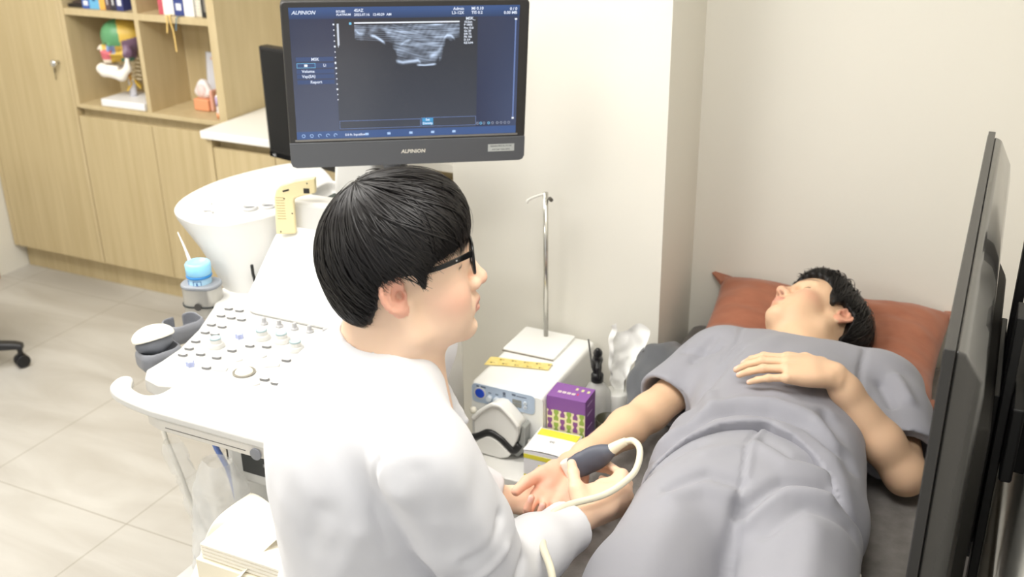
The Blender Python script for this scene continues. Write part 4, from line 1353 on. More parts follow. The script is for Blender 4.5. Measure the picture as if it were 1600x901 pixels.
def pump():
    t = thing('infusion_pump', 'white infusion pump box with pale blue panel and white roller head', 'pump', (-1.0, 2.15, CT))
    PWm = mat('pump_white', (240, 240, 236), 0.3)
    X0, X1, Y0, Y1 = -0.101, 0.094, -0.16, 0.165
    zt = 0.167
    F = Field()
    F.rbox(((X0 + X1) / 2, (Y0 + Y1) / 2, zt / 2 + 0.002), ((X1 - X0) / 2, (Y1 - Y0) / 2, zt / 2 - 0.002), 0.012)
    obj('housing', F.mesh(0.004, name='housing'), PWm, t)
    obj('front_plate', prism(rrect(X1 - X0 - 0.004, zt - 0.012, 0.012, 5), 0, 0.005, frame(Vector(((X0 + X1) / 2, Y0 + 0.003, zt / 2 + 0.001)), Vector((1, 0, 0)), Vector((0, 0, 1)), Vector((0, -1, 0)))), mat('plate_white', (232, 233, 230), 0.35), t, bevel=0.001)
    pz = 0.140
    PBm = mat('panel_pale_blue', (176, 192, 212), 0.4)
    def fr(x, z, y=Y0 - 0.0022):
        return frame(Vector((x, y, z)), Vector((1, 0, 0)), Vector((0, 0, 1)), Vector((0, -1, 0)))
    pn = obj('control_panel', prism(rrect(0.166, 0.050, 0.010, 5), 0, 0.0016, fr(-0.012, pz)), PBm, t)
    obj('power_button', lathe([(0.0, 0), (0.0125, 0), (0.0125, 0.003), (0.011, 0.004), (0.0, 0.0045)], 26, fr(-0.073, pz + 0.002, Y0 - 0.004)), mat('button_blue', (30, 74, 196), 0.3), pn)
    obj('button_ring', lathe([(0.0125, 0.0), (0.0155, 0.0), (0.0155, 0.003), (0.0125, 0.003)], 26, fr(-0.073, pz + 0.002, Y0 - 0.0036)), mat('ring_silver', (206, 206, 204), 0.3), pn)
    for x in (-0.047, -0.028, -0.0085):
        obj('dial', lathe([(0.0, 0), (0.0075, 0), (0.007, 0.009), (0.0, 0.0095)], 20, fr(x, pz - 0.006, Y0 - 0.0036)), mat('dial_pale', (206, 214, 222), 0.3), pn, smooth=False)
        box('dial_mark', x - 0.004, x + 0.004, Y0 - 0.0042, Y0 - 0.0036, pz + 0.006, pz + 0.0085, mat('mark_blue_grey', (92, 102, 122), 0.5), pn)
        box('dial_mark', x - 0.007, x + 0.007, Y0 - 0.0042, Y0 - 0.0036, pz - 0.0185, pz - 0.017, mat('mark_blue_grey', (92, 102, 122), 0.5), pn)
    for i in range(2):
        box('display', 0.013, 0.037, Y0 - 0.0046, Y0 - 0.0036, pz - 0.014 + i * 0.0105, pz - 0.005 + i * 0.0105, mat('lcd_grey', (132, 134, 130), 0.3), pn)
        obj('key', lathe([(0.0, 0), (0.0048, 0), (0.0045, 0.003), (0.0, 0.0034)], 16, fr(0.047, pz - 0.0095 + i * 0.011, Y0 - 0.0036)), mat('dial_pale', (206, 214, 222), 0.3), pn)
        box('key_mark', 0.0462, 0.0486, Y0 - 0.0074, Y0 - 0.0068, pz - 0.0102 + i * 0.011, pz - 0.0088 + i * 0.011, mat('mark_blue_grey', (92, 102, 122), 0.5), pn)
    for a, b, z, h in ((-0.083, -0.076, 0.017, 0.004), (-0.071, -0.058, 0.017, 0.004), (0.012, 0.022, 0.0145, 0.005), (0.024, 0.050, 0.0145, 0.002), (-0.012, -0.005, 0.010, 0.008)):
        box('panel_mark', a, b, Y0 - 0.0042, Y0 - 0.0036, pz + z, pz + z + h, mat('mark_blue_grey', (92, 102, 122), 0.5), pn)
    # roller head: arched cap above, block below, black tube gap between
    cap = [(-0.072, 0.092), (-0.054, 0.114), (-0.024, 0.140), (-0.010, 0.1445), (0.004, 0.143), (0.025, 0.126), (0.043, 0.108), (0.0475, 0.10), (0.045, 0.072), (0.034, 0.037), (0.026, 0.040), (0.018, 0.047), (0.0, 0.060), (-0.014, 0.069), (-0.026, 0.072), (-0.040, 0.069), (-0.056, 0.056), (-0.071, 0.042)]
    HM = mat('roller_white', (240, 239, 234), 0.28)
    hd = obj('roller_cap', prism(cap, 0.0, 0.040, fr(0, 0, Y0 - 0.004)), HM, t, bevel=0.004, seg=3)
    rim = [(x, z) for x, z in cap[:8]]
    bm = tube_bm([(x, Y0 - 0.046, z + 0.001) for x, z in rim], 0.0055, 10, None, 6)
    obj('cap_rim', fin(bm), HM, t, smooth=True)
    low = [(-0.070, 0.028), (-0.052, 0.044), (-0.036, 0.055), (-0.022, 0.056), (-0.006, 0.050), (0.012, 0.036), (0.030, 0.022), (0.020, 0.010), (0.0, -0.002 + 0.004), (-0.07, 0.004)]
    obj('roller_base', prism(low, 0.0, 0.046, fr(0, 0, Y0 - 0.004)), HM, t, bevel=0.004, seg=3)
    tube('pump_tubing', [(-0.078, Y0 - 0.040, 0.036), (-0.055, Y0 - 0.042, 0.050), (-0.028, Y0 - 0.042, 0.064), (0.0, Y0 - 0.042, 0.055), (0.020, Y0 - 0.042, 0.039), (0.034, Y0 - 0.042, 0.030), (0.046, Y0 - 0.036, 0.046)], 0.0092, mat('tubing_black', (34, 34, 34), 0.35), t, 12)
    obj('side_guard', prism([(0.040, 0.008), (0.058, 0.030), (0.060, 0.092), (0.052, 0.100), (0.046, 0.060), (0.030, 0.010)], 0.0, 0.03, fr(0, 0, Y0 - 0.003)), mat('guard_grey', (176, 178, 174), 0.2, alpha=0.85), t, bevel=0.002)
    obj('lever_ball', lathe([(0.0, -0.0095), (0.0065, -0.007), (0.0095, 0.0), (0.0065, 0.007), (0.0, 0.0095)], 20), mat('ball_ivory', (238, 234, 218), 0.2), t, (-0.079, Y0 - 0.03, 0.107), smooth=True)
    tube('lever', [(-0.075, Y0 - 0.03, 0.106), (-0.066, Y0 - 0.03, 0.10)], 0.003, mat('chrome', (225, 225, 225), 0.12, 1.0), t)
    box('chrome_foot', 0.048, 0.056, Y0 - 0.022, Y0 - 0.006, 0.004, 0.060, mat('chrome', (225, 225, 225), 0.12, 1.0), t, 0.002)
    # pole plate and drip pole on top
    pl = obj('pole_plate', prism(rrect(0.142, 0.142, 0.006, 3), 0, 0.006), mat('plate_white2', (240, 240, 236), 0.3), t, (-0.030, 0.085, 0.1675), bevel=0.001)
    box('plate_edge', -0.101, 0.041, 0.0125, 0.0138, 0.1672, 0.1705, mat('edge_brown', (126, 116, 100), 0.4), t)
    CHR = mat('pole_steel', (205, 203, 196), 0.18, 0.95)
    tube('pole', [(-0.030, 0.125, 0.17), (-0.030, 0.125, 0.565)], 0.0062, CHR, t, 14)
    tube('hook', [(-0.030, 0.125, 0.562), (-0.052, 0.108, 0.556), (-0.066, 0.097, 0.548), (-0.067, 0.096, 0.541)], 0.0035, mat('hook_white', (226, 224, 216), 0.3), t, 8)
    obj('pole_clamp', lathe([(0.0, -0.006), (0.005, -0.006), (0.005, 0.006), (0.0, 0.006)], 12), mat('clamp_dark', (90, 86, 78), 0.4), t, (-0.018, 0.128, 0.548), (R(90), 0, R(40)))
    # yellow patterned strip on the lid
    t2 = thing('sticker_strip', 'yellow strip with small black print lying across the pump lid', 'tape strip', (-1.0, 2.15, CT + 0.1692))
    YM = mat('strip_yellow', (234, 214, 142), 0.5, var=((60, 60, 60), (226, 202, 116), 3, 0.2))
    pts = [(-0.106, -0.078), (-0.110, -0.034), (-0.098, -0.030), (-0.02, -0.020), (0.046, -0.004), (0.050, -0.038), (0.02, -0.044), (-0.06, -0.062)]
    obj('strip', prism(pts, 0.0, 0.0014), YM, t2)
    bm = bmesh.new()
    g = np.random.default_rng(5)
    for i in range(10):
        x = -0.095 + i * 0.0152
        y = -0.052 + (x + 0.1) * 0.19 + (0.010 if i % 2 else -0.010)
        bx(bm, x - 0.0022, x + 0.0022, y - 0.002, y + 0.002, 0.0013, 0.0017)
        bx(bm, x + 0.003, x + 0.010, y + 0.001, y + 0.0018, 0.0013, 0.0017)
    obj('strip_print', fin(bm), mat('strip_black', (74, 64, 30), 0.5), t2)


pump()


def boxes():
    # purple and cream carton
    t = thing('purple_carton', 'tall purple and cream carton with hourglass pattern behind the yellow box', 'carton', (-0.856, 2.034, CT), R(2))
    w, d, h = 0.0485, 0.034, 0.170
    PU = mat('carton_purple', (134, 84, 156), 0.45)
    CRm = mat('carton_cream', (236, 226, 190), 0.5)
    box('body', -w, w, -d, d, 0, h, PU, t, 0.001)
    box('front_panel', -w + 0.0006, w - 0.0006, -d - 0.0008, -d + 0.001, 0, h - 0.036, CRm, t)
    for k, c, rgb in ((0, 'hourglass_purple', (138, 84, 148)), (1, 'hourglass_green', (150, 176, 84))):
        for i in range(6):
            if i % 2 != k:
                continue
            for j in range(4):
                cx = -0.040 + i * 0.0160
                cz = h - 0.038 - j * 0.034 - (0.0 if i % 2 == 0 else 0.011)
                pts = [(-0.0055, 0.014), (0.0055, 0.014), (0.006, 0.0065), (0.0025, 0.0), (0.006, -0.0065), (0.0055, -0.014), (-0.0055, -0.014), (-0.006, -0.0065), (-0.0025, 0.0), (-0.006, 0.0065)]
                vs = [((cx + x), -d - 0.0013, min(max(cz + z, 0.001), h - 0.034)) for x, z in pts]
                bm = bmesh.new()
                loft(bm, [[(x, y + 0.001, z) for x, y, z in vs], vs])
                obj('hourglass_print', fin(bm), mat(c, rgb, 0.5), t)
    bm = bmesh.new()
    for i in range(4):
        x = -0.030 + i * 0.0115
        for a, b, c_, e in ((0, 0.0085, 0.007, 0.0085), (0, 0.0085, 0.0, 0.0018), (0.0035, 0.005, 0.0, 0.0085), (0, 0.002, 0.003, 0.0085), (0.0065, 0.0085, 0.002, 0.007)):
            bx(bm, x + a, x + b, -0.012 + c_, -0.012 + e, h, h + 0.0005)
    obj('lid_print', fin(bm), mat('print_cream', (244, 236, 224), 0.5), t)
    bm = bmesh.new()
    for i in range(3):
        bx(bm, 0.006 + i * 0.015, 0.012 + i * 0.015, 0.012 - i * 0.002, 0.022 - i * 0.002, h, h + 0.0005)
    obj('lid_spots', fin(bm), mat('print_olive', (206, 206, 150), 0.5), t)
    box('red_mark', 0.0175, 0.021, -0.010, -0.003, h, h + 0.0005, mat('print_red', (220, 60, 90), 0.5), t)
    for z in (0.15, 0.125, 0.09, 0.065):
        box('side_print', w, w + 0.0005, -0.02, 0.012, z, z + 0.004, mat('print_lilac', (180, 150, 196), 0.5), t)
    box('code_panel', w, w + 0.0005, -0.028, -0.006, 0.02, 0.055, mat('code_grey', (206, 200, 206), 0.5), t)
    # yellow and white box
    t = thing('yellow_white_box', 'white glove box with yellow bands in front of the purple carton', 'box', (-0.859, 1.937, CT), R(2))
    WB = mat('box_white', (234, 233, 236), 0.5)
    YB_ = mat('box_yellow', (226, 216, 70), 0.5)
    w, d, h = 0.052, 0.052, 0.084
    box('body', -w, w, -d, d, 0, h, WB, t, 0.001)
    # lid slightly bulging open
    u, v = np.meshgrid(np.linspace(-1, 1, 16), np.linspace(-1, 1, 16))
    Zt = h + 0.0015 + 0.0045 * (1 - u ** 2) * (0.4 - 0.6 * v) * (v < 0.8)
    V = np.stack([u * (w + 0.001), v * (d + 0.001), np.maximum(Zt, h + 0.0012)], -1)
    idx = np.arange(256).reshape(16, 16)
    Q = np.stack([idx[:-1, :-1], idx[:-1, 1:], idx[1:, 1:], idx[1:, :-1]], -1).reshape(-1, 4)
    lid = obj('lid', raw_mesh('lid', V.reshape(-1, 3), Q), mat('lid_white', (244, 243, 240), 0.45), t)
    s = lid.modifiers.new('thick', 'SOLIDIFY')
    s.thickness = 0.001
    box('lid_band', -w + 0.004, w - 0.002, d - 0.032, d - 0.006, h + 0.0012, h + 0.0036, YB_, t)
    box('front_band', -w, w, -d - 0.0006, -d + 0.001, h - 0.020, h - 0.009, YB_, t)
    box('side_band', w - 0.001, w + 0.0006, -d, d, h - 0.020, h - 0.006, YB_, t)
    box('front_patch', -0.016, 0.014, -d - 0.0006, -d + 0.001, h - 0.046, h - 0.032, YB_, t)
    box('front_corner', -w, -w + 0.03, -d - 0.0006, -d + 0.001, 0.0, 0.020, YB_, t)
    bm = bmesh.new()
    for x in (-0.004, 0.003):
        tube_bm([(x + 0.003 * math.cos(a), -0.004 + 0.003 * math.sin(a), h + 0.0048) for a in np.linspace(0.5, 5.5, 7)], 0.0006, 5, bm, 2)
    obj('lid_mark', fin(bm), mat('mark_grey', (120, 122, 124), 0.5), t)
    box('front_stripe', -0.03, 0.022, -d - 0.0006, -d + 0.001, 0.030, 0.0312, mat('mark_grey2', (180, 180, 186), 0.5), t)
    # small dark bottle between pump and yellow box
    t = thing('small_vial', 'small white vial with black band squeezed between pump and yellow box', 'vial', (-0.928, 1.965, CT))
    obj('glass', lathe([(0.0, 0.0), (0.011, 0.0), (0.012, 0.002), (0.012, 0.045), (0.008, 0.050), (0.008, 0.058), (0.0, 0.059)], 20), mat('vial_white', (222, 220, 214), 0.25), t, smooth=True)
    obj('band', lathe([(0.0122, 0.018), (0.0126, 0.019), (0.0126, 0.033), (0.0122, 0.034)], 20), mat('tubing_black', (34, 34, 34), 0.35), t, smooth=True)
    # spray bottle
    t = thing('spray_bottle', 'clear spray bottle with black trigger head behind the purple carton', 'spray bottle', (-0.842, 2.165, CT))
    obj('bottle', lathe([(0.0, 0.0), (0.035, 0.0), (0.038, 0.004), (0.038, 0.085), (0.034, 0.110), (0.022, 0.128), (0.013, 0.136), (0.013, 0.145), (0.0, 0.146)], 30), mat('clear_bottle', (206, 206, 202), 0.12, alpha=0.55), t, smooth=True)
    BKm = mat('trigger_black', (34, 34, 34), 0.4)
    obj('collar', lathe([(0.0, 0.138), (0.015, 0.138), (0.0155, 0.156), (0.011, 0.162), (0.0, 0.163)], 20), BKm, t, smooth=True)
    F = Field()
    F.chain([(0, 0, 0.155), (-0.002, 0, 0.175), (0.002, -0.006, 0.200), (0.008, -0.02, 0.226), (0.010, -0.026, 0.236)], [0.010, 0.011, 0.012, 0.010, 0.007], k=0.006)
    F.chain([(0.004, -0.012, 0.205), (0.012, -0.03, 0.190), (0.016, -0.034, 0.165)], [0.006, 0.004, 0.0035], k=0.006)
    obj('trigger', F.mesh(0.0025, name='trigger'), BKm, t)
    tube('dip_tube', [(0, 0, 0.14), (0.004, 0.0, 0.07), (0.012, 0.0, 0.012)], 0.002, mat('clear_tube', (220, 220, 216), 0.2, alpha=0.8), t, 8)
    tube('hang_wire', [(-0.022, 0.02, 0.16), (-0.030, 0.02, 0.215), (-0.034, 0.022, 0.235)], 0.0022, mat('wire_grey', (90, 90, 88), 0.4), t, 8)
    # tissue box with a tissue standing up
    t = thing('tissue_box', 'low white tissue holder by the wall with a crumpled tissue standing up', 'tissue box', (-0.800, 2.20, CT))
    obj('holder', lathe([(0.0, 0.0), (0.030, 0.0), (0.032, 0.004), (0.032, 0.10), (0.027, 0.104), (0.0, 0.104)], 24), mat('holder_white', (226, 226, 220), 0.3), t, smooth=True)
    nu, nv = 48, 56
    u, v = np.meshgrid(np.linspace(0, 1, nu), np.linspace(0, 1, nv))
    ang = (u - 0.5) * 4.4
    rad = 0.012 + 0.046 * v ** 0.9 * (1 + 0.25 * np.sin(3 * ang))
    X = rad * np.sin(ang) * 0.75 + 0.034 * v ** 1.5
    Yc = rad * np.cos(ang) * 0.45 - 0.01 * v
    Z = 0.090 + 0.185 * v - 0.035 * (u - 0.35) * v + 0.02 * np.sin(ang * 2.2 + 0.8) * v
    P_ = np.stack([X, Yc, Z], -1).reshape(-1, 3)
    P_ = P_ + 0.0065 * np.stack([smooth_noise(P_, 21, 60), smooth_noise(P_, 22, 60), smooth_noise(P_, 23, 45)], -1)
    idx = np.arange(nu * nv).reshape(nv, nu)
    Q = np.stack([idx[:-1, :-1], idx[:-1, 1:], idx[1:, 1:], idx[1:, :-1]], -1).reshape(-1, 4)
    obj('tissue', raw_mesh('tissue', P_, Q), mat('tissue_white', (246, 246, 242), 0.9), t)
    # olive cup in front of the tissue
    t = thing('olive_cup', 'dark olive cup wedged between the purple carton and the bed', 'cup', (-0.772, 2.06, CT))
    obj('wall', lathe([(0.0, 0.0), (0.024, 0.0), (0.029, 0.08), (0.030, 0.105), (0.027, 0.105), (0.022, 0.004), (0.0, 0.004)], 26), mat('olive_plastic', (74, 72, 56), 0.4), t, smooth=True)
    tube('black_handle', [(0.028, -0.006, 0.092), (0.044 - 0.016, -0.02, 0.085), (0.03, -0.014, 0.045)], 0.003, BKm, t, 8)


boxes()

# ------------------------------------------------------------------ treatment bed, pillow, blanket
BZ = 0.64
XB0, XB1, YB0, YB1 = -0.728, 0.055, 0.50, 2.585
BEDM = mat('bed_suede_grey', (132, 128, 124), 0.85, var=((38, 38, 38), (114, 110, 106), 5, 0.2), bump=(220, 0.35, 0.002), sheen=0.15)


def bed():
    t = thing('treatment_bed', 'dark grey suede treatment bed pushed into the wall recess', 'bed', (-0.34, 1.55, 0))
    F = Field()
    cx, cy = (XB0 + XB1) / 2 + 0.34, (YB0 + YB1) / 2 - 1.55
    F.rbox((cx, cy, BZ - 0.06), ((XB1 - XB0) / 2, (YB1 - YB0) / 2, 0.06), 0.03)
    o = obj('mattress', F.mesh(0.012, name='mattress'), BEDM, t)
    WD = mat('bed_frame_wood', (120, 84, 60), 0.5)
    box('frame', XB0 + 0.36, XB1 + 0.32, YB0 - 1.53, YB1 - 1.57, 0.42, 0.52, WD, t, 0.004)
    for sx in (XB0 + 0.38, XB1 + 0.28):
        for sy in (YB0 - 1.50, cy - 0.03, YB1 - 1.64):
            box('leg', sx, sx + 0.06, sy, sy + 0.06, 0.0, 0.42, WD, t, 0.003)
    box('seam', XB0 + 0.345, XB1 + 0.335, 1.27 - 1.55, 1.274 - 1.55, BZ - 0.004, BZ + 0.0008, mat('seam_dark', (58, 56, 54), 0.9), t)


bed()


def pillow():
    t = thing('pillow', 'rust brown fabric pillow under the patient, against the recess wall', 'pillow', (-0.368, 2.408, BZ), 0)
    n = 70
    u, v = np.meshgrid(np.linspace(-1, 1, n), np.linspace(-1, 1, n))
    hw, hd = 0.288, 0.180
    sides = []
    # pinched corners: rows stay full at the corners, bow inwards between them
    X = u * hw * (1 - 0.05 * (1 - v ** 2) * 1.0)
    Y = v * hd * (1 - 0.06 * (1 - u ** 2))
    prof = ((1 - np.abs(u) ** 2.6) * (1 - np.abs(v) ** 2.6)) ** 0.55
    dent = np.exp(-(((X + 0.0) / 0.13) ** 2 + ((Y - 0.01) / 0.16) ** 2))
    T = 0.078 * prof
    P_ = np.stack([X, Y, u * 0], -1).reshape(-1, 3)
    wr = (smooth_noise(P_ * np.array((0.8, 2.8, 1)), 31, 26) * 0.5 + smooth_noise(P_ * np.array((1, 2, 1)), 32, 46) * 0.35).reshape(n, n)
    rad = np.zeros((n, n))
    ang = np.arctan2(Y, X)
    topz = 0.066 + T - 0.075 * dent * prof + 0.0085 * wr * prof ** 0.5
    botz = 0.066 - np.minimum(T * 0.95, 0.066 - 0.0005)
    lift = 0.060 * np.clip((v + 0.2), 0, 2)          # back edge leans up the wall
    V = np.concatenate([np.stack([X, Y, topz + lift], -1).reshape(-1, 3), np.stack([X, Y, botz + lift * np.clip(1 - prof * 1.6, 0, 1)], -1).reshape(-1, 3)])
    idx = np.arange(n * n).reshape(n, n)
    q1 = np.stack([idx[:-1, :-1], idx[:-1, 1:], idx[1:, 1:], idx[1:, :-1]], -1).reshape(-1, 4)
    q2 = q1[:, ::-1] + n * n
    me = raw_mesh('pillow', V, np.concatenate([q1, q2]))
    bm = bmesh.new()
    bm.from_mesh(me)
    bmesh.ops.remove_doubles(bm, verts=bm.verts, dist=0.0012)
    o = obj('pillow_case', fin(bm), mat('pillow_rust', (166, 106, 80), 0.75, var=((16, 40, 16), (146, 88, 64), 4, 0.3), bump=((120, 300, 120), 0.25, 0.002), sheen=0.2), t, smooth=True)
    for sx in (-1, 1):
        for sy in (-1, 1):
            z = 0.066 + (0.068 if sy > 0 else 0)
            a = Vector((sx * hw * 0.95, sy * hd * 0.94, z))
            b = Vector((sx * (hw + 0.028), sy * (hd + 0.008), z + 0.010))
            dr = (b - a).normalized()
            sd = Vector((-dr.y, dr.x, 0))
            bm = bmesh.new()
            loft(bm, [[a + sd * 0.024 + Vector((0, 0, 0.006)), a - sd * 0.024 + Vector((0, 0, 0.006)), a - sd * 0.024 - Vector((0, 0, 0.008)), a + sd * 0.024 - Vector((0, 0, 0.008))],
                      [b + sd * 0.007 + Vector((0, 0, 0.002)), b - sd * 0.007 + Vector((0, 0, 0.002)), b - sd * 0.007 - Vector((0, 0, 0.002)), b + sd * 0.007 - Vector((0, 0, 0.002))]])
            obj('corner_tab', fin(bm), mat('pillow_rust', (166, 106, 80)), t, bevel=0.002)


pillow()


def blanket():
    F = Field()
    F.chain([(-0.700, 2.03, BZ + 0.020), (-0.704, 2.12, BZ + 0.036), (-0.700, 2.20, BZ + 0.052), (-0.685, 2.27, BZ + 0.045)], [0.022, 0.034, 0.044, 0.036], k=0.04)
    F.chain([(-0.675, 2.02, BZ + 0.012), (-0.660, 2.12, BZ + 0.03), (-0.655, 2.22, BZ + 0.04)], [0.022, 0.036, 0.042], k=0.03)
    F.half((0, 0, BZ + 0.001), (0, 0, -1), 0.004)

    def post(V, Q):
        N = vnormals(V, Q)
        return V + N * (0.005 * smooth_noise(V * np.array((1.6, 0.6, 1.4)), 41, 55))[:, None] * (V[:, 2:3] > BZ + 0.006)
    t = thing('blanket', 'rumpled dark grey blanket along the bed edge beside the patient shoulder', 'blanket', (0, 0, 0))
    obj('cloth', F.mesh(0.006, name='cloth', post=post), mat('blanket_grey', (88, 90, 94), 0.9, bump=(300, 0.3, 0.002), sheen=0.2), t)


blanket()


# ------------------------------------------------------------------ wall television seen along its top edge
def television():
    t = thing('television', 'thin black television on a swing bracket over the bed, seen edge-on from behind', 'television', (0, 1.66, 0))
    GL = mat('tv_gloss_black', (44, 43, 42), 0.2, coat=0.6)
    BKm = mat('tv_black', (24, 24, 25), 0.45)
    zt, zb = 1.35, 0.80
    ya, yb_ = -0.49, 0.491
    # slight turn so that the far end leans towards the wall recess
    M = Matrix.Translation((-0.0475, 0, 0)) @ Matrix.Rotation(R(1.1), 4, 'Z')

    def part(name, x0, x1, y0, y1, z0, z1, m, bev=0.002, seg=2):
        bm = bmesh.new()
        bx(bm, x0, x1, y0, y1, z0, z1)
        bmesh.ops.transform(bm, matrix=M, verts=bm.verts)
        return obj(name, fin(bm), m, t, bevel=bev, seg=seg)
    part('screen', -0.0030, -0.0005, ya + 0.008, yb_ - 0.008, zb + 0.014, zt - 0.006, mat('tv_screen', (16, 16, 18), 0.08), 0.0005)
    part('frame', -0.0022, 0.010, ya, yb_, zb, zt, mat('tv_frame', (54, 53, 52), 0.28), 0.001)
    bm = bmesh.new()
    rings = []
    for x, iy, iz0, iz1 in ((0.010, 0.012, 0.012, 0.006), (0.022, 0.014, 0.014, 0.010), (0.044, 0.03, 0.03, 0.05), (0.048, 0.05, 0.04, 0.075)):
        rings.append([(x, ya + iy, zb + iz0), (x, yb_ - iy, zb + iz0), (x, yb_ - iy, zt - iz1), (x, ya + iy, zt - iz1)])
    loft(bm, rings)
    bmesh.ops.transform(bm, matrix=M, verts=bm.verts)
    obj('rear_housing', fin(bm), GL, t, bevel=0.004, seg=3)
    bm = bmesh.new()
    loft(bm, [[(x, ya + iy, zb + 0.02), (x, yb_ - iy, zb + 0.02), (x, yb_ - iy, z1), (x, ya + iy, z1)] for x, iy, z1 in ((0.046, 0.16, 1.17), (0.064, 0.20, 1.15), (0.068, 0.21, 1.14))])
    bmesh.ops.transform(bm, matrix=M, verts=bm.verts)
    lo = obj('electronics_box', fin(bm), mat('tv_vent_grey', (52, 50, 47), 0.5), t, bevel=0.004)
    bm = bmesh.new()
    for i in range(16):
        bx(bm, 0.0675, 0.0685, ya + 0.25 + i * 0.014, ya + 0.258 + i * 0.014, 1.02, 1.12)
    bmesh.ops.transform(bm, matrix=M, verts=bm.verts)
    obj('vents', fin(bm), BKm, t)
    # swing bracket
    part('bracket_plate', 0.0685, 0.078, -0.13, 0.16, 0.86, 1.12, BKm)
    part('bracket_rail', 0.0785, 0.092, 0.06, 0.12, 0.70, 1.36, BKm)
    part('bracket_rail', 0.0785, 0.092, -0.16, -0.10, 0.74, 1.26, BKm)
    part('bracket_arm', 0.0925, 0.110, -0.20, 0.13, 1.02, 1.14, BKm, 0.004)
    part('wall_plate', 0.1105, 0.1325, -0.10, 0.10, 0.98, 1.20, BKm, 0.004)
    tube('cable', [(0.012, -0.10, 1.0), (0.010, -0.16, 0.92), (0.018, -0.20, 0.86), (0.022, -0.27, 0.80), (0.02, -0.34, 0.72), (0.028, -0.36, 0.66)], 0.0035, mat('cable_black', (24, 24, 24), 0.5), t, 8)


television()
# ------------------------------------------------------------------ people
SKIN = vcol_mat('skin', 0.48, sss=0.12, spec=0.35, bump=(420, 0.06, 0.001))
HAIR = mat('hair_black', (20, 17, 17), 0.42, spec=0.4)
NP = np.array


def unit(v):
    v = np.asarray(v, float)
    return v / np.linalg.norm(v)


def basis(f, up):
    f = unit(f)
    l = unit(np.cross(up, f))
    return f, l, np.cross(f, l)


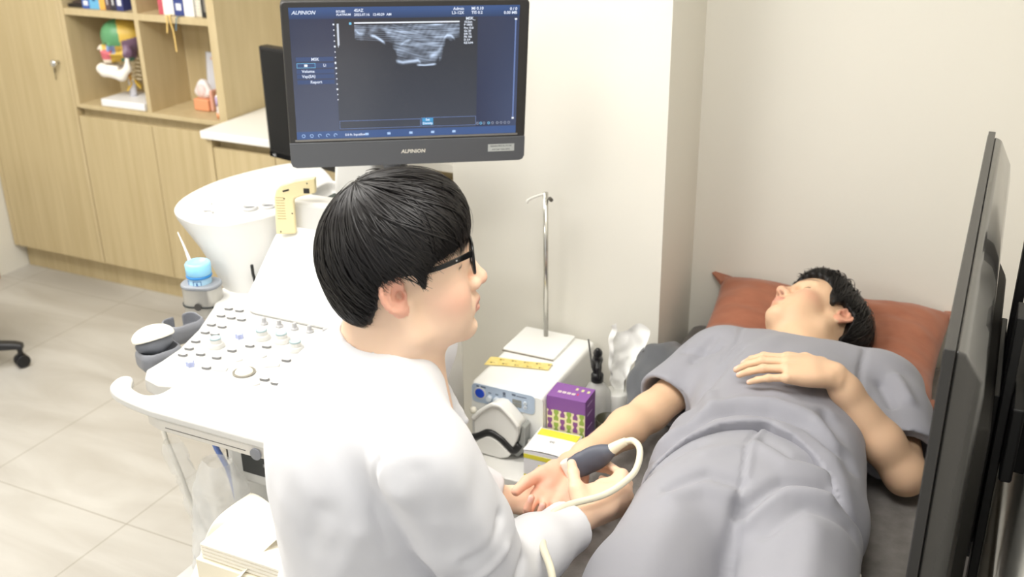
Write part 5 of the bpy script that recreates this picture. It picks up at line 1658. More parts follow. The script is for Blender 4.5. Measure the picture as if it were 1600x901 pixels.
class Head:
    """head in its own axes: x forward, y to its left, z up; origin midway between the ears"""

    def __init__(self, O, f, up, s=1.0):
        self.O, self.s = NP(O, float), s
        self.f, self.l, self.u = basis(f, up)
        self.R = np.stack([self.f, self.l, self.u])  # rows: local axes

    def w(self, x, y, z):
        return self.O + self.s * (self.f * x + self.l * y + self.u * z)

    def local(self, P):
        return ((np.asarray(P, float) - self.O) @ self.R.T) / self.s

    def Rl(self, *rots):
        """rows of a local frame turned by (axis, degrees) inside the head frame"""
        M = Matrix.Identity(3)
        for ax, d in rots:
            M = M @ Matrix.Rotation(R(d), 3, ax)
        return (np.array(M).T) @ self.R

    def ell(self, F, c, r, k=0.01, op='add', rot=()):
        F.ell(self.w(*c), NP(r) * self.s, self.Rl(*rot), k, op)

    def cap(self, F, a, b, ra, rb=None, k=0.01, op='add'):
        F.cap(self.w(*a), self.w(*b), ra * self.s, (ra if rb is None else rb) * self.s, k, op)

    def build(self, F):
        e, c = self.ell, self.cap
        e(F, (0.003, 0, 0.056), (0.090, 0.076, 0.082), 0.02)          # skull
        e(F, (-0.034, 0, 0.035), (0.050, 0.066, 0.060), 0.03)
        e(F, (0.050, 0, 0.045), (0.060, 0.064, 0.060), 0.03)            # forehead
        e(F, (0.048, 0, -0.020), (0.056, 0.060, 0.062), 0.03)           # mid face
        e(F, (0.062, 0, -0.066), (0.040, 0.038, 0.036), 0.03)           # mouth region
        for s in (-1, 1):
            c(F, (0.087, s * 0.012, -0.083), (0.012, s * 0.056, -0.060), 0.017, 0.016, 0.025)   # jaw
            c(F, (0.012, s * 0.056, -0.062), (0.002, s * 0.060, -0.010), 0.016, 0.016, 0.025)
            e(F, (0.070, s * 0.040, -0.018), (0.030, 0.024, 0.026), 0.02)   # cheekbone
            e(F, (0.060, s * 0.036, -0.050), (0.036, 0.024, 0.032), 0.025)   # cheek
            c(F, (0.096, s * 0.012, 0.046), (0.084, s * 0.048, 0.044), 0.010, 0.008, 0.014)  # brow
        e(F, (0.093, 0, -0.085), (0.016, 0.020, 0.016), 0.018)          # chin
        for s in (-1, 1):
            e(F, (0.106, s * 0.033, 0.026), (0.017, 0.019, 0.013), 0.014, 'sub')  # socket
            e(F, (0.083, s * 0.032, 0.026), (0.0125, 0.0145, 0.0125), 0.003)      # lid over the eye
        # nose
        c(F, (0.102, 0, 0.030), (0.122, 0, -0.010), 0.0085, 0.0095, 0.012)
        e(F, (0.124, 0, -0.015), (0.0115, 0.0115, 0.0105), 0.008)
        for s in (-1, 1):
            e(F, (0.111, s * 0.0125, -0.019), (0.012, 0.0085, 0.0095), 0.006)
            e(F, (0.115, s * 0.0065, -0.0275), (0.0055, 0.0036, 0.004), 0.003, 'sub')
        c(F, (0.110, 0, -0.026), (0.1085, 0, -0.040), 0.006, 0.006, 0.01)
        # lips
        e(F, (0.100, 0, -0.050), (0.014, 0.026, 0.018), 0.014)
        for s in (-1, 1):
            c(F, (0.1145, s * 0.003, -0.0465), (0.098, s * 0.023, -0.0530), 0.0064, 0.004, 0.006)
            c(F, (0.1125, s * 0.004, -0.0600), (0.098, s * 0.022, -0.0545), 0.0072, 0.004, 0.005)
            c(F, (0.1235, s * 0.001, -0.0530), (0.101, s * 0.024, -0.0540), 0.0014, 0.001, 0.003, 'sub')
        e(F, (0.112, 0, -0.0735), (0.008, 0.018, 0.005), 0.012, 'sub')   # dip above the chin
        # ears
        for s in (-1, 1):
            rot = (('Z', s * -17), ('Y', -10))
            e(F, (-0.010, s * 0.0785, 0.018), (0.0185, 0.0065, 0.030), 0.005, 'add', rot)
            e(F, (-0.004, s * 0.079, -0.010), (0.010, 0.006, 0.011), 0.006, 'add', rot)
            e(F, (-0.009, s * 0.0885, 0.021), (0.0120, 0.0085, 0.0210), 0.003, 'sub', rot)
            pts = [(-0.011 + 0.0155 * math.cos(a) - 0.004 * math.sin(a), s * (0.0835 - 0.30 * 0.0155 * math.cos(a)), 0.019 + 0.0275 * math.sin(a)) for a in np.linspace(R(15), R(262), 12)]
            for p, q in zip(pts[:-1], pts[1:]):
                c(F, p, q, 0.0036, 0.0036, 0.003)
            pts = [(-0.008 + 0.009 * math.cos(a), s * (0.0822 - 0.3 * 0.009 * math.cos(a)), 0.018 + 0.017 * math.sin(a)) for a in np.linspace(R(70), R(250), 7)]
            for p, q in zip(pts[:-1], pts[1:]):
                c(F, p, q, 0.0026, 0.0026, 0.003)
            e(F, (0.0035, s * 0.0775, 0.012), (0.005, 0.0055, 0.0075), 0.004)      # tragus
            e(F, (-0.0015, s * 0.0825, 0.012), (0.0062, 0.0095, 0.0085), 0.003, 'sub')

    def tint(self, V, c, skin):
        q = self.local(V)
        x, y, z = q.T
        near = (np.abs(x) < 0.16) & (np.abs(y) < 0.11) & (z > -0.13) & (z < 0.18)

        def blend(w, rgb):
            w = np.clip(w, 0, 1)[:, None] * near[:, None]
            c[:] = c * (1 - w) + NP(lin(rgb)[:3]) * w
        ay = np.abs(y)
        blend(0.55 * np.exp(-(((x - 0.075) / 0.030) ** 2 + ((ay - 0.05) / 0.026) ** 2 + ((z + 0.018) / 0.024) ** 2)), (226, 146, 126))
        blend(0.5 * np.exp(-(((x - 0.125) / 0.02) ** 2 + (y / 0.018) ** 2 + ((z + 0.014) / 0.016) ** 2)), (228, 150, 128))
        blend(0.6 * (np.abs(x + 0.006) < 0.03) * (ay > 0.076) * (z > -0.02) * (z < 0.055), (228, 150, 128))
        blend(0.55 * np.exp(-(((x + 0.002) / 0.007) ** 2 + ((z - 0.013) / 0.009) ** 2)) * (ay > 0.066), (176, 96, 80))  # ear hollow: slightly redder skin, also darkened as painted recess shade
        up_ = np.exp(-((z + 0.0475 + 0.22 * (ay / 0.024) ** 2 * 0.024) / 0.0046) ** 2)
        lo_ = np.exp(-((z + 0.0600 - 0.20 * (ay / 0.024) ** 2 * 0.024) / 0.0052) ** 2)
        blend(0.75 * np.maximum(up_, lo_) * (x > 0.088) * np.clip((0.0255 - ay) / 0.006, 0, 1), (206, 126, 116))
        blend(0.6 * np.exp(-((z + 0.0535) / 0.0014) ** 2) * (x > 0.09) * (ay < 0.023), (140, 70, 66))
        # brow, lash line
        bz = 0.049 + 0.004 * np.cos((ay - 0.036) * 60) - 0.12 * np.maximum(ay - 0.044, 0)
        blend(0.85 * np.exp(-((z - bz) / 0.0042) ** 2) * (x > 0.06) * np.clip((ay - 0.012) / 0.004, 0, 1) * np.clip((0.060 - ay) / 0.008, 0, 1), (48, 38, 34))
        blend(0.9 * np.exp(-((z - 0.0245 + 0.10 * np.abs(ay - 0.032)) / 0.0018) ** 2) * (x > 0.078) * (np.abs(ay - 0.032) < 0.0145), (40, 28, 26))
        blend(0.9 * (x > 0.10) * np.exp(-(((ay - 0.0065) / 0.0042) ** 2 + ((z + 0.027) / 0.004) ** 2)), (120, 66, 56))


def hand(F, wrist, fingers, thumb, rf=0.0078, palm_r=0.0125, back=None):
    """fingers: list of 4 joint lists (knuckle .. tip); thumb: joint list from its root beside the wrist"""
    W = NP(wrist, float)
    for i, f in enumerate(fingers):
        k0 = NP(f[0], float)
        off = (NP(fingers[-1][0], float) - NP(fingers[0][0], float)) * ((i - 1.5) / 3.0) * 0.55
        F.cap(W + off, k0, palm_r * 1.15, palm_r * 0.88, 0.012)
    for i in range(len(fingers) - 1):
        a = 0.5 * (W + NP(fingers[i][0], float))
        b = 0.5 * (W + NP(fingers[i + 1][0], float))
        F.cap(a, b, palm_r, palm_r, 0.010)
    for i, f in enumerate(fingers):
        sc = (1.0, 1.04, 1.0, 0.88)[i] if len(fingers) == 4 else 1.0
        n = len(f)
        rad = [rf * sc * (1.12 - 0.36 * j / (n - 1)) for j in range(n)]
        F.chain(f, rad, 0.0035)
        if n > 2:
            F.ell(f[1], NP((1, 1, 1)) * rad[1] * 1.07, None, 0.003)
    n = len(thumb)
    F.cap(W, thumb[0], palm_r * 1.1, palm_r * 1.15, 0.012)
    F.cap(thumb[0], fingers[0][0], palm_r * 0.75, palm_r * 0.7, 0.012)
    F.chain(thumb, [rf * (1.75 - 0.62 * j / (n - 1)) for j in range(n)], 0.006)


def nails(V, c, specs, rgb=(240, 190, 180)):
    """specs: (tip centre, nail normal direction)"""
    for p, nrm in specs:
        p, nrm = NP(p, float), unit(nrm)
        q = V - p
        h = q @ nrm
        d = np.linalg.norm(q - h[:, None] * nrm, axis=1)
        w = (np.clip((0.0062 - d) / 0.0012, 0, 1) * (h > 0.001) * (h < 0.014))[:, None] * 0.8
        c[:] = c * (1 - w) + NP(lin(rgb)[:3]) * w


def ik(S_, W_, l1, l2, hint):
    S_, W_ = NP(S_, float), NP(W_, float)
    d = W_ - S_
    D = min(np.linalg.norm(d), l1 + l2 - 0.002)
    a = (l1 ** 2 - l2 ** 2 + D ** 2) / (2 * D)
    h = math.sqrt(max(l1 ** 2 - a ** 2, 0))
    u = unit(d)
    t = NP(hint, float)
    t = unit(t - u * (t @ u))
    return S_ + u * a + t * h


def hair_strands(head, surf, zline, crown, n, seg, width, seed, azim=(-180, 180), lift=0.004, tipjit=0.012, wave=0.0, sdf=None):
    """ribbons running from the crown down the hair surface to the hairline; all in head-local coordinates"""
    g = np.random.default_rng(seed)
    V, Q = [], []
    crown = NP(crown, float)
    cdir = unit(crown - surf['c'])
    t1 = unit(np.cross(cdir, (0, 1.0, 0)))
    t2 = np.cross(cdir, t1)
    for i in range(n):
        a = R(g.uniform(*azim))
        side = math.cos(a) * t1 + math.sin(a) * t2
        start = g.uniform(0.02, 0.9) ** 1.2
        swirl = g.normal(0.25, 0.22)
        off = abs(g.normal(0, lift)) + 0.0004
        ln = []
        th = np.linspace(start, 2.75, 60)
        done = False
        jit = g.normal(0, tipjit)
        ph = g.uniform(0, 6.28)
        for k_, t in enumerate(th):
            sd = side * math.cos(swirl * t) + np.cross(cdir, side) * math.sin(swirl * t)
            dr = cdir * math.cos(t) + sd * math.sin(t)
            rr = 1.0 / math.sqrt(((dr / surf['r']) ** 2).sum())
            p = surf['c'] + dr * (rr + off * (1 - 0.5 * t / 2.7))
            if wave:
                p = p + wave * math.sin(9 * t + ph) * np.cross(cdir, sd)
            if p[2] < zline(p) + jit:
                done = True
                break
            ln.append(p)
        if len(ln) < 5:
            continue
        ln = NP(ln)
        if sdf is not None:
            rd = ln - surf['c']
            rl = np.linalg.norm(rd, axis=1)
            ex = rl - 1.0 / np.sqrt(((rd / rl[:, None] / surf['r']) ** 2).sum(1))
            rd = rd / rl[:, None]
            q = ln - rd * ex[:, None]
            for _ in range(4):
                q = q - rd * np.clip(sdf(head.O + head.s * (q @ head.R)) / head.s, -0.02, 0.02)[:, None]
            ln = q + rd * ex[:, None]
        s_ = np.linspace(0, len(ln) - 1, seg)
        ln = np.stack([np.interp(s_, np.arange(len(ln)), ln[:, j]) for j in range(3)], 1)
        T = np.gradient(ln, axis=0)
        T /= np.linalg.norm(T, axis=1)[:, None] + 1e-9
        Nn = ln - surf['c']
        Nn /= np.linalg.norm(Nn, axis=1)[:, None]
        Bt = np.cross(T, Nn)
        w = width * g.uniform(0.6, 1.3) * np.interp(np.linspace(0, 1, seg), [0, 0.15, 0.75, 1], [0.5, 1, 0.9, 0.12])
        ta = g.uniform(-0.5, 0.5)
        Bt = Bt * math.cos(ta) + Nn * math.sin(ta)
        b0 = sum(len(x) for x in V)
        W_ = head.O + head.s * (ln @ head.R)
        Bw = head.s * (Bt @ head.R)
        Nw = head.s * (Nn @ head.R)
        V.append(np.concatenate([W_ - Bw * w[:, None], W_ + Bw * w[:, None], W_ + Nw * (w * 0.5)[:, None]]))
        for j in range(seg - 1):
            for p_, q_ in ((0, 2), (2, 1)):
                Q.append((b0 + p_ * seg + j, b0 + q_ * seg + j, b0 + q_ * seg + j + 1, b0 + p_ * seg + j + 1))
    return np.concatenate(V), NP(Q)


def cloth_post(folds, amp, seed, scale, lim=None, dims=3, aniso=(1, 1, 1)):
    def post(V, Q):
        N = vnormals(V, Q)
        d = amp * (0.7 * smooth_noise(V * NP(aniso), seed, scale) + 0.3 * smooth_noise(V * NP(aniso), seed + 7, scale * 2.3)) + fold_disp(V, folds, dims) * (1.25 if dims == 2 else 1.0)
        if lim is not None:
            d = d * lim(V)
        return V + N * d[:, None]
    return post


# ================================================================== the doctor
ZUP = NP((0, 0, 1.0))
DF = NP((0.841, 0.541, 0.0))
DL = NP((-0.541, 0.841, 0.0))
DH = Head((-0.786, 1.202, 1.287), (DF + DL * 0.12) / math.hypot(1, 0.12) * math.cos(R(4)) + ZUP * math.sin(R(4)), ZUP, 1.015)


def doctor():
    O = DH.O
    C7 = O - DF * 0.058 - ZUP * 0.108
    NB = O - DF * 0.022 - ZUP * 0.125          # middle of the neck base
    PEL = C7 - DF * 0.035 - ZUP * 0.56
    SR = C7 - DL * 0.165 + DF * 0.085 - ZUP * 0.090
    SL = C7 + DL * 0.170 + DF * 0.085 - ZUP * 0.085
    WR = NP((-0.592, 1.462, 0.762))
    WL = NP((-0.815, 1.545, 0.690))
    ER = ik(SR, WR, 0.305, 0.275, -ZUP * 1.0 - DL * 0.12)
    EL = ik(SL, WL, 0.29, 0.262, -ZUP * 1.0 + DL * 0.4)
    CH = C7 + DF * 0.055 - ZUP * 0.185 - DF * 0.02
    BL = C7 + DF * 0.015 - ZUP * 0.40
    HJ = [PEL - DL * 0.09, PEL + DL * 0.09]
    KN = [NP((-0.66, 1.28, 0.50)), NP((-0.84, 1.50, 0.50))]
    AN = [NP((-0.70, 1.24, 0.11)), NP((-0.88, 1.46, 0.11))]
    # ---- skin: one continuous body
    F = Field()
    DH.build(F)
    DH.cap(F, (-0.020, 0, -0.030), (-0.024, 0, -0.135), 0.056, 0.060, 0.03)
    F.cap(DH.w(0.03, 0, -0.09), NB + DF * 0.040 - ZUP * 0.06, 0.030, 0.036, 0.03)
    F.cap(NB, C7 - ZUP * 0.12 + DF * 0.04, 0.062, 0.09, 0.05)
    F.ell(CH, (0.085, 0.145, 0.18), np.stack([DF, DL, ZUP]), 0.05)
    F.ell(BL, (0.09, 0.13, 0.18), np.stack([DF, DL, ZUP]), 0.05)
    for S_, E_, W_ in ((SR, ER, WR), (SL, EL, WL)):
        F.cap(CH + ZUP * 0.08, S_, 0.06, 0.05, 0.04)
        F.cap(S_, E_, 0.046, 0.036, 0.03)
        F.chain([E_, E_ * 0.6 + W_ * 0.4, W_], [0.036, 0.037, 0.025], 0.02)
    # right hand gripping the probe
    fR = [
        [(-0.551, 1.565, 0.772), (-0.574, 1.614, 0.768), (-0.622, 1.660, 0.752), (-0.650, 1.664, 0.744)],
        [(-0.546, 1.572, 0.754), (-0.563, 1.620, 0.746), (-0.618, 1.665, 0.734), (-0.648, 1.668, 0.728)],
        [(-0.548, 1.573, 0.737), (-0.560, 1.615, 0.726), (-0.604, 1.652, 0.718), (-0.632, 1.658, 0.716)],
        [(-0.556, 1.565, 0.722), (-0.568, 1.597, 0.713), (-0.600, 1.630, 0.708), (-0.622, 1.636, 0.706)]]
    tR = [(-0.606, 1.487, 0.779), (-0.620, 1.500, 0.794), (-0.638, 1.530, 0.804), (-0.655, 1.562, 0.800)]
    hand(F, WR, fR, tR)
    F.ell(NP((-0.578, 1.515, 0.766)), (0.030, 0.042, 0.020), None, 0.02)
    F.chain([(-0.612, 1.500, 0.784), (-0.592, 1.530, 0.768), (-0.566, 1.552, 0.768)], [0.015, 0.014, 0.013], 0.016)
    F.cap((-0.600, 1.520, 0.762), (-0.570, 1.575, 0.752), 0.017, 0.016, 0.014)
    F.chain([(-0.604, 1.515, 0.772), (-0.592, 1.565, 0.760), (-0.580, 1.605, 0.757)], [0.017, 0.017, 0.013], 0.014)
    F.chain([(-0.585, 1.540, 0.760), (-0.568, 1.580, 0.760), (-0.572, 1.612, 0.764)], [0.015, 0.014, 0.011], 0.014)
    # left hand under the patient's hand
    fL = [
        [(-0.705, 1.640, 0.668), (-0.668, 1.650, 0.666), (-0.640, 1.648, 0.672), (-0.622, 1.640, 0.678)],
        [(-0.700, 1.618, 0.664), (-0.664, 1.622, 0.662), (-0.640, 1.618, 0.668), (-0.622, 1.610, 0.675)],
        [(-0.702, 1.597, 0.662), (-0.670, 1.596, 0.660), (-0.644, 1.592, 0.664), (-0.626, 1.587, 0.669)],
        [(-0.712, 1.578, 0.662), (-0.684, 1.574, 0.660), (-0.660, 1.570, 0.662), (-0.642, 1.566, 0.666)]]
    tL = [(-0.772, 1.590, 0.682), (-0.752, 1.622, 0.690), (-0.742, 1.650, 0.694)]
    hand(F, WL, fL, tL)
    # thighs and calves inside the trousers
    for h_, k_, a_ in zip(HJ, KN, AN):
        F.cap(h_ + ZUP * 0.02, k_, 0.07, 0.05, 0.05)
        F.cap(k_, a_, 0.048, 0.034, 0.03)
    me = F.mesh(0.0026, name='doctor_body')
    V = verts(me).astype(float)
    skin = (242, 208, 180)
    c = np.tile(NP(lin(skin)[:3]), (len(V), 1))
    DH.tint(V, c, skin)
    hd_ = np.linalg.norm(V - NP((-0.60, 1.56, 0.75)), axis=1) < 0.13
    c[hd_] = c[hd_] * 0.5 + NP(lin((238, 198, 168))[:3]) * 0.5
    dn = unit(NP((-0.45, -0.55, 0.6)))
    nails(V, c, [((-0.653, 1.556, 0.803), (0.1, -0.2, 1)), ((-0.624, 1.640, 0.678), (0.7, -0.5, 0.4)), ((-0.624, 1.610, 0.675), (0.7, -0.5, 0.4))])
    # the knuckle and cheek blush stays with the skin
    paint(me, c)
    body = obj('person', me, SKIN)
    tag(body, 'seated man in white doctor coat and black glasses, seen in profile holding the ultrasound probe', 'person')
    # ---- coat
    F = Field()
    Rt = np.stack([DF, DL, ZUP])
    F.ell(CH - DF * 0.02 + ZUP * 0.01, (0.130, 0.165, 0.185), Rt, 0.05)
    F.ell(C7 - DF * 0.055 - ZUP * 0.20, (0.100, 0.160, 0.20), Rt, 0.06)
    F.ell(BL - DF * 0.015, (0.140, 0.165, 0.22), Rt, 0.06)
    F.ell(PEL + ZUP * 0.03, (0.160, 0.195, 0.17), Rt, 0.06)
    F.cap(C7 + DF * 0.02 - ZUP * 0.030, SR + ZUP * 0.005, 0.070, 0.064, 0.05)
    F.cap(C7 + DF * 0.02 - ZUP * 0.030, SL + ZUP * 0.005, 0.070, 0.064, 0.05)
    F.cap(NB - ZUP * 0.01, C7 - ZUP * 0.06 + DF * 0.02, 0.066, 0.085, 0.03)
    cuffR = WR + (ER - WR) * 0.16
    cuffL = WL + (EL - WL) * 0.02
    for S_, E_, cu in ((SR, ER, cuffR), (SL, EL, cuffL)):
        F.chain([S_, S_ * 0.5 + E_ * 0.5, E_], [0.072, 0.074, 0.064], 0.014)
        F.chain([E_, E_ * 0.5 + cu * 0.5, cu + (cu - E_) * 0.10], [0.060, 0.057, 0.046], 0.03)
    for h_, k_ in zip(HJ, KN):
        F.cap(h_ + ZUP * 0.03, h_ * 0.35 + k_ * 0.65 + ZUP * 0.03, 0.115, 0.105, 0.06)
        F.cap(h_ * 0.4 + k_ * 0.6, h_ * 0.35 + k_ * 0.65 - ZUP * 0.16, 0.10, 0.10, 0.06)
    # neck opening and open cuffs
    DH.cap(F, (-0.022, 0, 0.02), (-0.024, 0, -0.115), 0.059, 0.064, 0.006, 'sub')
    F.cap(DH.w(0.03, 0, -0.06), NB + DF * 0.058 - ZUP * 0.060, 0.045, 0.028, 0.01, 'sub')
    for E_, cu in ((ER, cuffR), (EL, cuffL)):
        d = unit(cu - E_)
        F.half(cu, d, 0.004, (cu + d * 0.06, 0.085))
        F.cap(cu - d * 0.03, cu + d * 0.08, 0.033, 0.042, 0.004, 'sub')
    # collar band lying over the neckline
    col = [C7 + DF * 0.155 - ZUP * 0.150 - DL * 0.030, NB + DF * 0.070 - ZUP * 0.065 - DL * 0.062, NB - DL * 0.074 - ZUP * 0.020, NB - DF * 0.068 + ZUP * 0.005 - DL * 0.030, NB - DF * 0.068 + ZUP * 0.005 + DL * 0.030, NB + DL * 0.074 - ZUP * 0.020, NB + DF * 0.070 - ZUP * 0.065 + DL * 0.062, C7 + DF * 0.155 - ZUP * 0.150 + DL * 0.030]
    P = spline([tuple(p) for p in col], 5)
    for a, b in zip(P[:-1], P[1:]):
        F.cap(a, b, 0.0095, 0.0095, 0.008)
    m1 = SR * 0.55 + ER * 0.45
    fa = unit(WR - ER)
    folds = [
        # armhole seam, then creases of the upper sleeve and the fan at the elbow
        ([SR + ZUP * 0.07 - DF * 0.03 + DL * 0.02, SR - DF * 0.060 + ZUP * 0.02 - DL * 0.03, SR - DF * 0.075 - ZUP * 0.08 - DL * 0.01, SR - DF * 0.06 - ZUP * 0.16], 0.007, -0.006),
        ([SR + DF * 0.02 + ZUP * 0.055 - DL * 0.03, SR + DF * 0.045 - ZUP * 0.02 - DL * 0.05, m1 + DF * 0.03 - DL * 0.06], 0.022, 0.006),
        ([SR - DF * 0.01 + ZUP * 0.02 - DL * 0.07, SR + DF * 0.01 - ZUP * 0.08 - DL * 0.075, m1 - DL * 0.075 - DF * 0.01], 0.020, -0.006),
        ([SR - DF * 0.04 - ZUP * 0.02 - DL * 0.06, SR - DF * 0.02 - ZUP * 0.12 - DL * 0.07], 0.018, 0.005),
        ([m1 + DF * 0.06 + ZUP * 0.02 - DL * 0.04, m1 + DF * 0.01 - ZUP * 0.03 - DL * 0.075], 0.012, -0.008),
        ([m1 + DF * 0.06 - ZUP * 0.03 - DL * 0.04, m1 + DF * 0.0 - ZUP * 0.09 - DL * 0.075], 0.013, 0.009),
        ([ER + DF * 0.05 + ZUP * 0.06 - DL * 0.04, ER - DF * 0.02 + ZUP * 0.01 - DL * 0.07], 0.012, -0.009),
        ([ER + fa * 0.08 + ZUP * 0.05 - DL * 0.03, ER + fa * 0.02 - DL * 0.065], 0.012, -0.008),
        ([ER + fa * 0.12 + ZUP * 0.05 - DL * 0.03, ER + fa * 0.07 - DL * 0.06], 0.012, 0.007),
        ([ER + fa * 0.17 + ZUP * 0.04 - DL * 0.03, ER + fa * 0.13 - DL * 0.05 - ZUP * 0.02], 0.010, -0.006),
        ([SR - DF * 0.10 - ZUP * 0.12 - DL * 0.02, SR - DF * 0.17 - ZUP * 0.26], 0.018, 0.009),
        ([SR - DF * 0.08 - ZUP * 0.16 - DL * 0.02, SR - DF * 0.12 - ZUP * 0.34], 0.013, -0.009),
        ([SR - DF * 0.15 - ZUP * 0.08, SR - DF * 0.21 - ZUP * 0.22], 0.020, -0.007),
        ([C7 - DF * 0.13 - ZUP * 0.08, C7 - DF * 0.15 - ZUP * 0.5], 0.004, -0.003),
    ]
    coat = F.mesh(0.0042, name='coat', post=cloth_post(folds, 0.0036, 61, 28))
    obj('coat', coat, mat('coat_white', (224, 224, 227), 0.75, bump=(900, 0.08, 0.001), sheen=0.1), body)
    # ---- trousers and shoes, seat of the stool
    F = Field()
    for h_, k_, a_ in zip(HJ, KN, AN):
        F.cap(h_, k_, 0.092, 0.070, 0.05)
        F.cap(k_, a_, 0.070, 0.055, 0.04)
    F.half(NP((0, 0, 0.10)), -ZUP, 0.004)
    obj('trousers', F.mesh(0.008, name='trousers'), mat('trousers_dark', (58, 60, 68), 0.8), body)
    for a_ in AN:
        F = Field()
        d = unit(NP((0.55, 0.83, 0)))
        F.cap(a_ - ZUP * 0.062 - d * 0.03, a_ - ZUP * 0.070 + d * 0.15, 0.042, 0.036, 0.03)
        F.cap(a_ - ZUP * 0.05, a_ + ZUP * 0.0, 0.046, 0.044, 0.03)
        F.half(NP((0, 0, 0.003)), -ZUP, 0.004)
        obj('shoe', F.mesh(0.005, name='shoe'), mat('shoe_black', (40, 40, 42), 0.5), body)
    # ---- hair
    surf = {'c': NP((0.008, 0.0, 0.054)), 'r': NP((0.099, 0.092, 0.104))}
    xs = [-0.14, -0.085, -0.060, -0.045, -0.034, -0.024, 0.012, 0.022, 0.030, 0.034, 0.040, 0.055, 0.070, 0.100, 0.14]
    zs = [0.000, -0.022, -0.040, -0.036, -0.002, 0.036, 0.050, 0.042, 0.018, 0.014, 0.038, 0.052, 0.056, 0.058, 0.052]

    def zl(p):
        return np.interp(p[..., 0] if p.ndim > 1 else p[0], xs, zs)
    F = Field()
    DH.ell(F, surf['c'], surf['r'], 0.02)
    DH.ell(F, (-0.036, 0, 0.040), (0.060, 0.080, 0.072), 0.03)
    DH.ell(F, (-0.046, 0, -0.010), (0.034, 0.064, 0.036), 0.03)
    DH.ell(F, (0.056, 0, 0.095), (0.052, 0.074, 0.046), 0.04)
    shape = Field()
    shape.ops = list(F.ops)

    def cut(P):
        q = DH.local(P)
        z = np.interp(q[:, 0], xs, zs)
        # the fringe keeps to the front of the brow: nothing hangs in front of the face below it
        return ((q[:, 2] - z) * 0.8 * DH.s).astype(np.float32)
    F.func(cut, DH.O, 0.3, 0.006, 'sub')

    def hpost(V, Q):
        N = vnormals(V, Q)
        q = DH.local(V)
        az = np.arctan2(q[:, 1], q[:, 0] + 0.03)
        el = np.arctan2(q[:, 2] - 0.04, np.hypot(q[:, 0], q[:, 1]))
        g = np.sin(az * 46 + 3 * np.sin(el * 3) + 2 * np.sin(az * 5)) + 0.7 * np.sin(az * 83 + 2 * np.sin(el * 4 + 1))
        return V + N * (0.0009 * g)[:, None]
    hair = obj('hair', F.mesh(0.0026, name='hair', post=hpost), HAIR, body)
    hair['label'] = 'short thick black hair'
    V, Q = hair_strands(DH, surf, zl, (-0.036, 0.004, 0.165), 3000, 18, 0.0011, 5, lift=0.0028, tipjit=0.008, sdf=lambda P: shape.ev(P.astype(np.float32)))
    st = raw_mesh('strands', V, Q)
    st.materials.append(HAIR)
    obj('strands', st, HAIR, hair)
    # ---- glasses
    BKG = mat('glasses_black', (18, 18, 19), 0.25)
    gl = []
    fx = 0.113
    rims = bmesh.new()
    for s in (-1, 1):
        ring_ = [tuple(DH.w(fx - 0.007 * (abs(y + s * 0.034) / 0.07) ** 2, y + s * 0.034, z + 0.036)) for y, z in rrect(0.054, 0.044, 0.016, 4)]
        ring_.append(ring_[0])
        tube_bm(ring_, 0.0024, 8, rims, 2)
    tube_bm([tuple(DH.w(fx, -0.009, 0.044)), tuple(DH.w(fx + 0.004, 0, 0.047)), tuple(DH.w(fx, 0.009, 0.044))], 0.0022, 8, rims, 5)
    go = obj('glasses', fin(rims), BKG, body, smooth=True)
    for s in (-1, 1):
        pts = [(fx - 0.006, s * 0.064, 0.051), (0.085, s * 0.0765, 0.050), (0.050, s * 0.0815, 0.044), (0.012, s * 0.082, 0.044), (-0.016, s * 0.080, 0.042), (-0.034, s * 0.076, 0.018)]
        bm = bmesh.new()
        P = spline(pts, 6)
        rings = []
        for i, p in enumerate(P):
            hh = np.interp(i / len(P), [0, 0.3, 0.7, 1], [0.0048, 0.0036, 0.0026, 0.002])
            rings.append([tuple(DH.w(p[0], p[1] + s * a, p[2] + b)) for a, b in ((-0.0013, -hh), (0.0013, -hh), (0.0013, hh), (-0.0013, hh))])
        loft(bm, rings)
        obj('temple', fin(bm), BKG, go, bevel=0.0006)
        bm = bmesh.new()
        for x in (0.078, 0.0815):
            c0 = [tuple(DH.w(x + a, s * (0.0772 + 0.0006), 0.050 + b)) for a, b in ((-0.0012, -0.0012), (0.0012, -0.0012), (0.0012, 0.0012), (-0.0012, 0.0012))]
            c1 = [tuple(DH.w(x + a, s * (0.0772 + 0.0018), 0.050 + b)) for a, b in ((-0.0012, -0.0012), (0.0012, -0.0012), (0.0012, 0.0012), (-0.0012, 0.0012))]
            loft(bm, [c0, c1])
        obj('rivet', fin(bm), mat('rivet_silver', (200, 198, 192), 0.25, 0.9), go)
        bm = bmesh.new()
        loft(bm, [[tuple(DH.w(fx + dx - 0.007 * (abs(y + s * 0.034) / 0.07) ** 2, y + s * 0.034, z + 0.036)) for y, z in rrect(0.052, 0.042, 0.015, 4)] for dx in (-0.0006, 0.0006)])
        obj('lens', fin(bm), mat('lens_clear', (250, 250, 250), 0.05, alpha=0.10), go)
    # ---- stool
    st = thing('stool', 'round black stool under the seated doctor', 'stool', tuple(PEL * NP((1, 1, 0))))
    zt = PEL[2] - 0.115
    obj('seat', lathe([(0.0, zt - 0.07), (0.16, zt - 0.07), (0.175, zt - 0.05), (0.175, zt - 0.015), (0.16, zt), (0.0, zt)], 32), mat('stool_black', (44, 44, 46), 0.6), st, smooth=True)
    obj('post', lathe([(0.025, 0.06), (0.025, zt - 0.07)], 16), mat('chrome', (225, 225, 225), 0.12, 1.0), st, smooth=True)
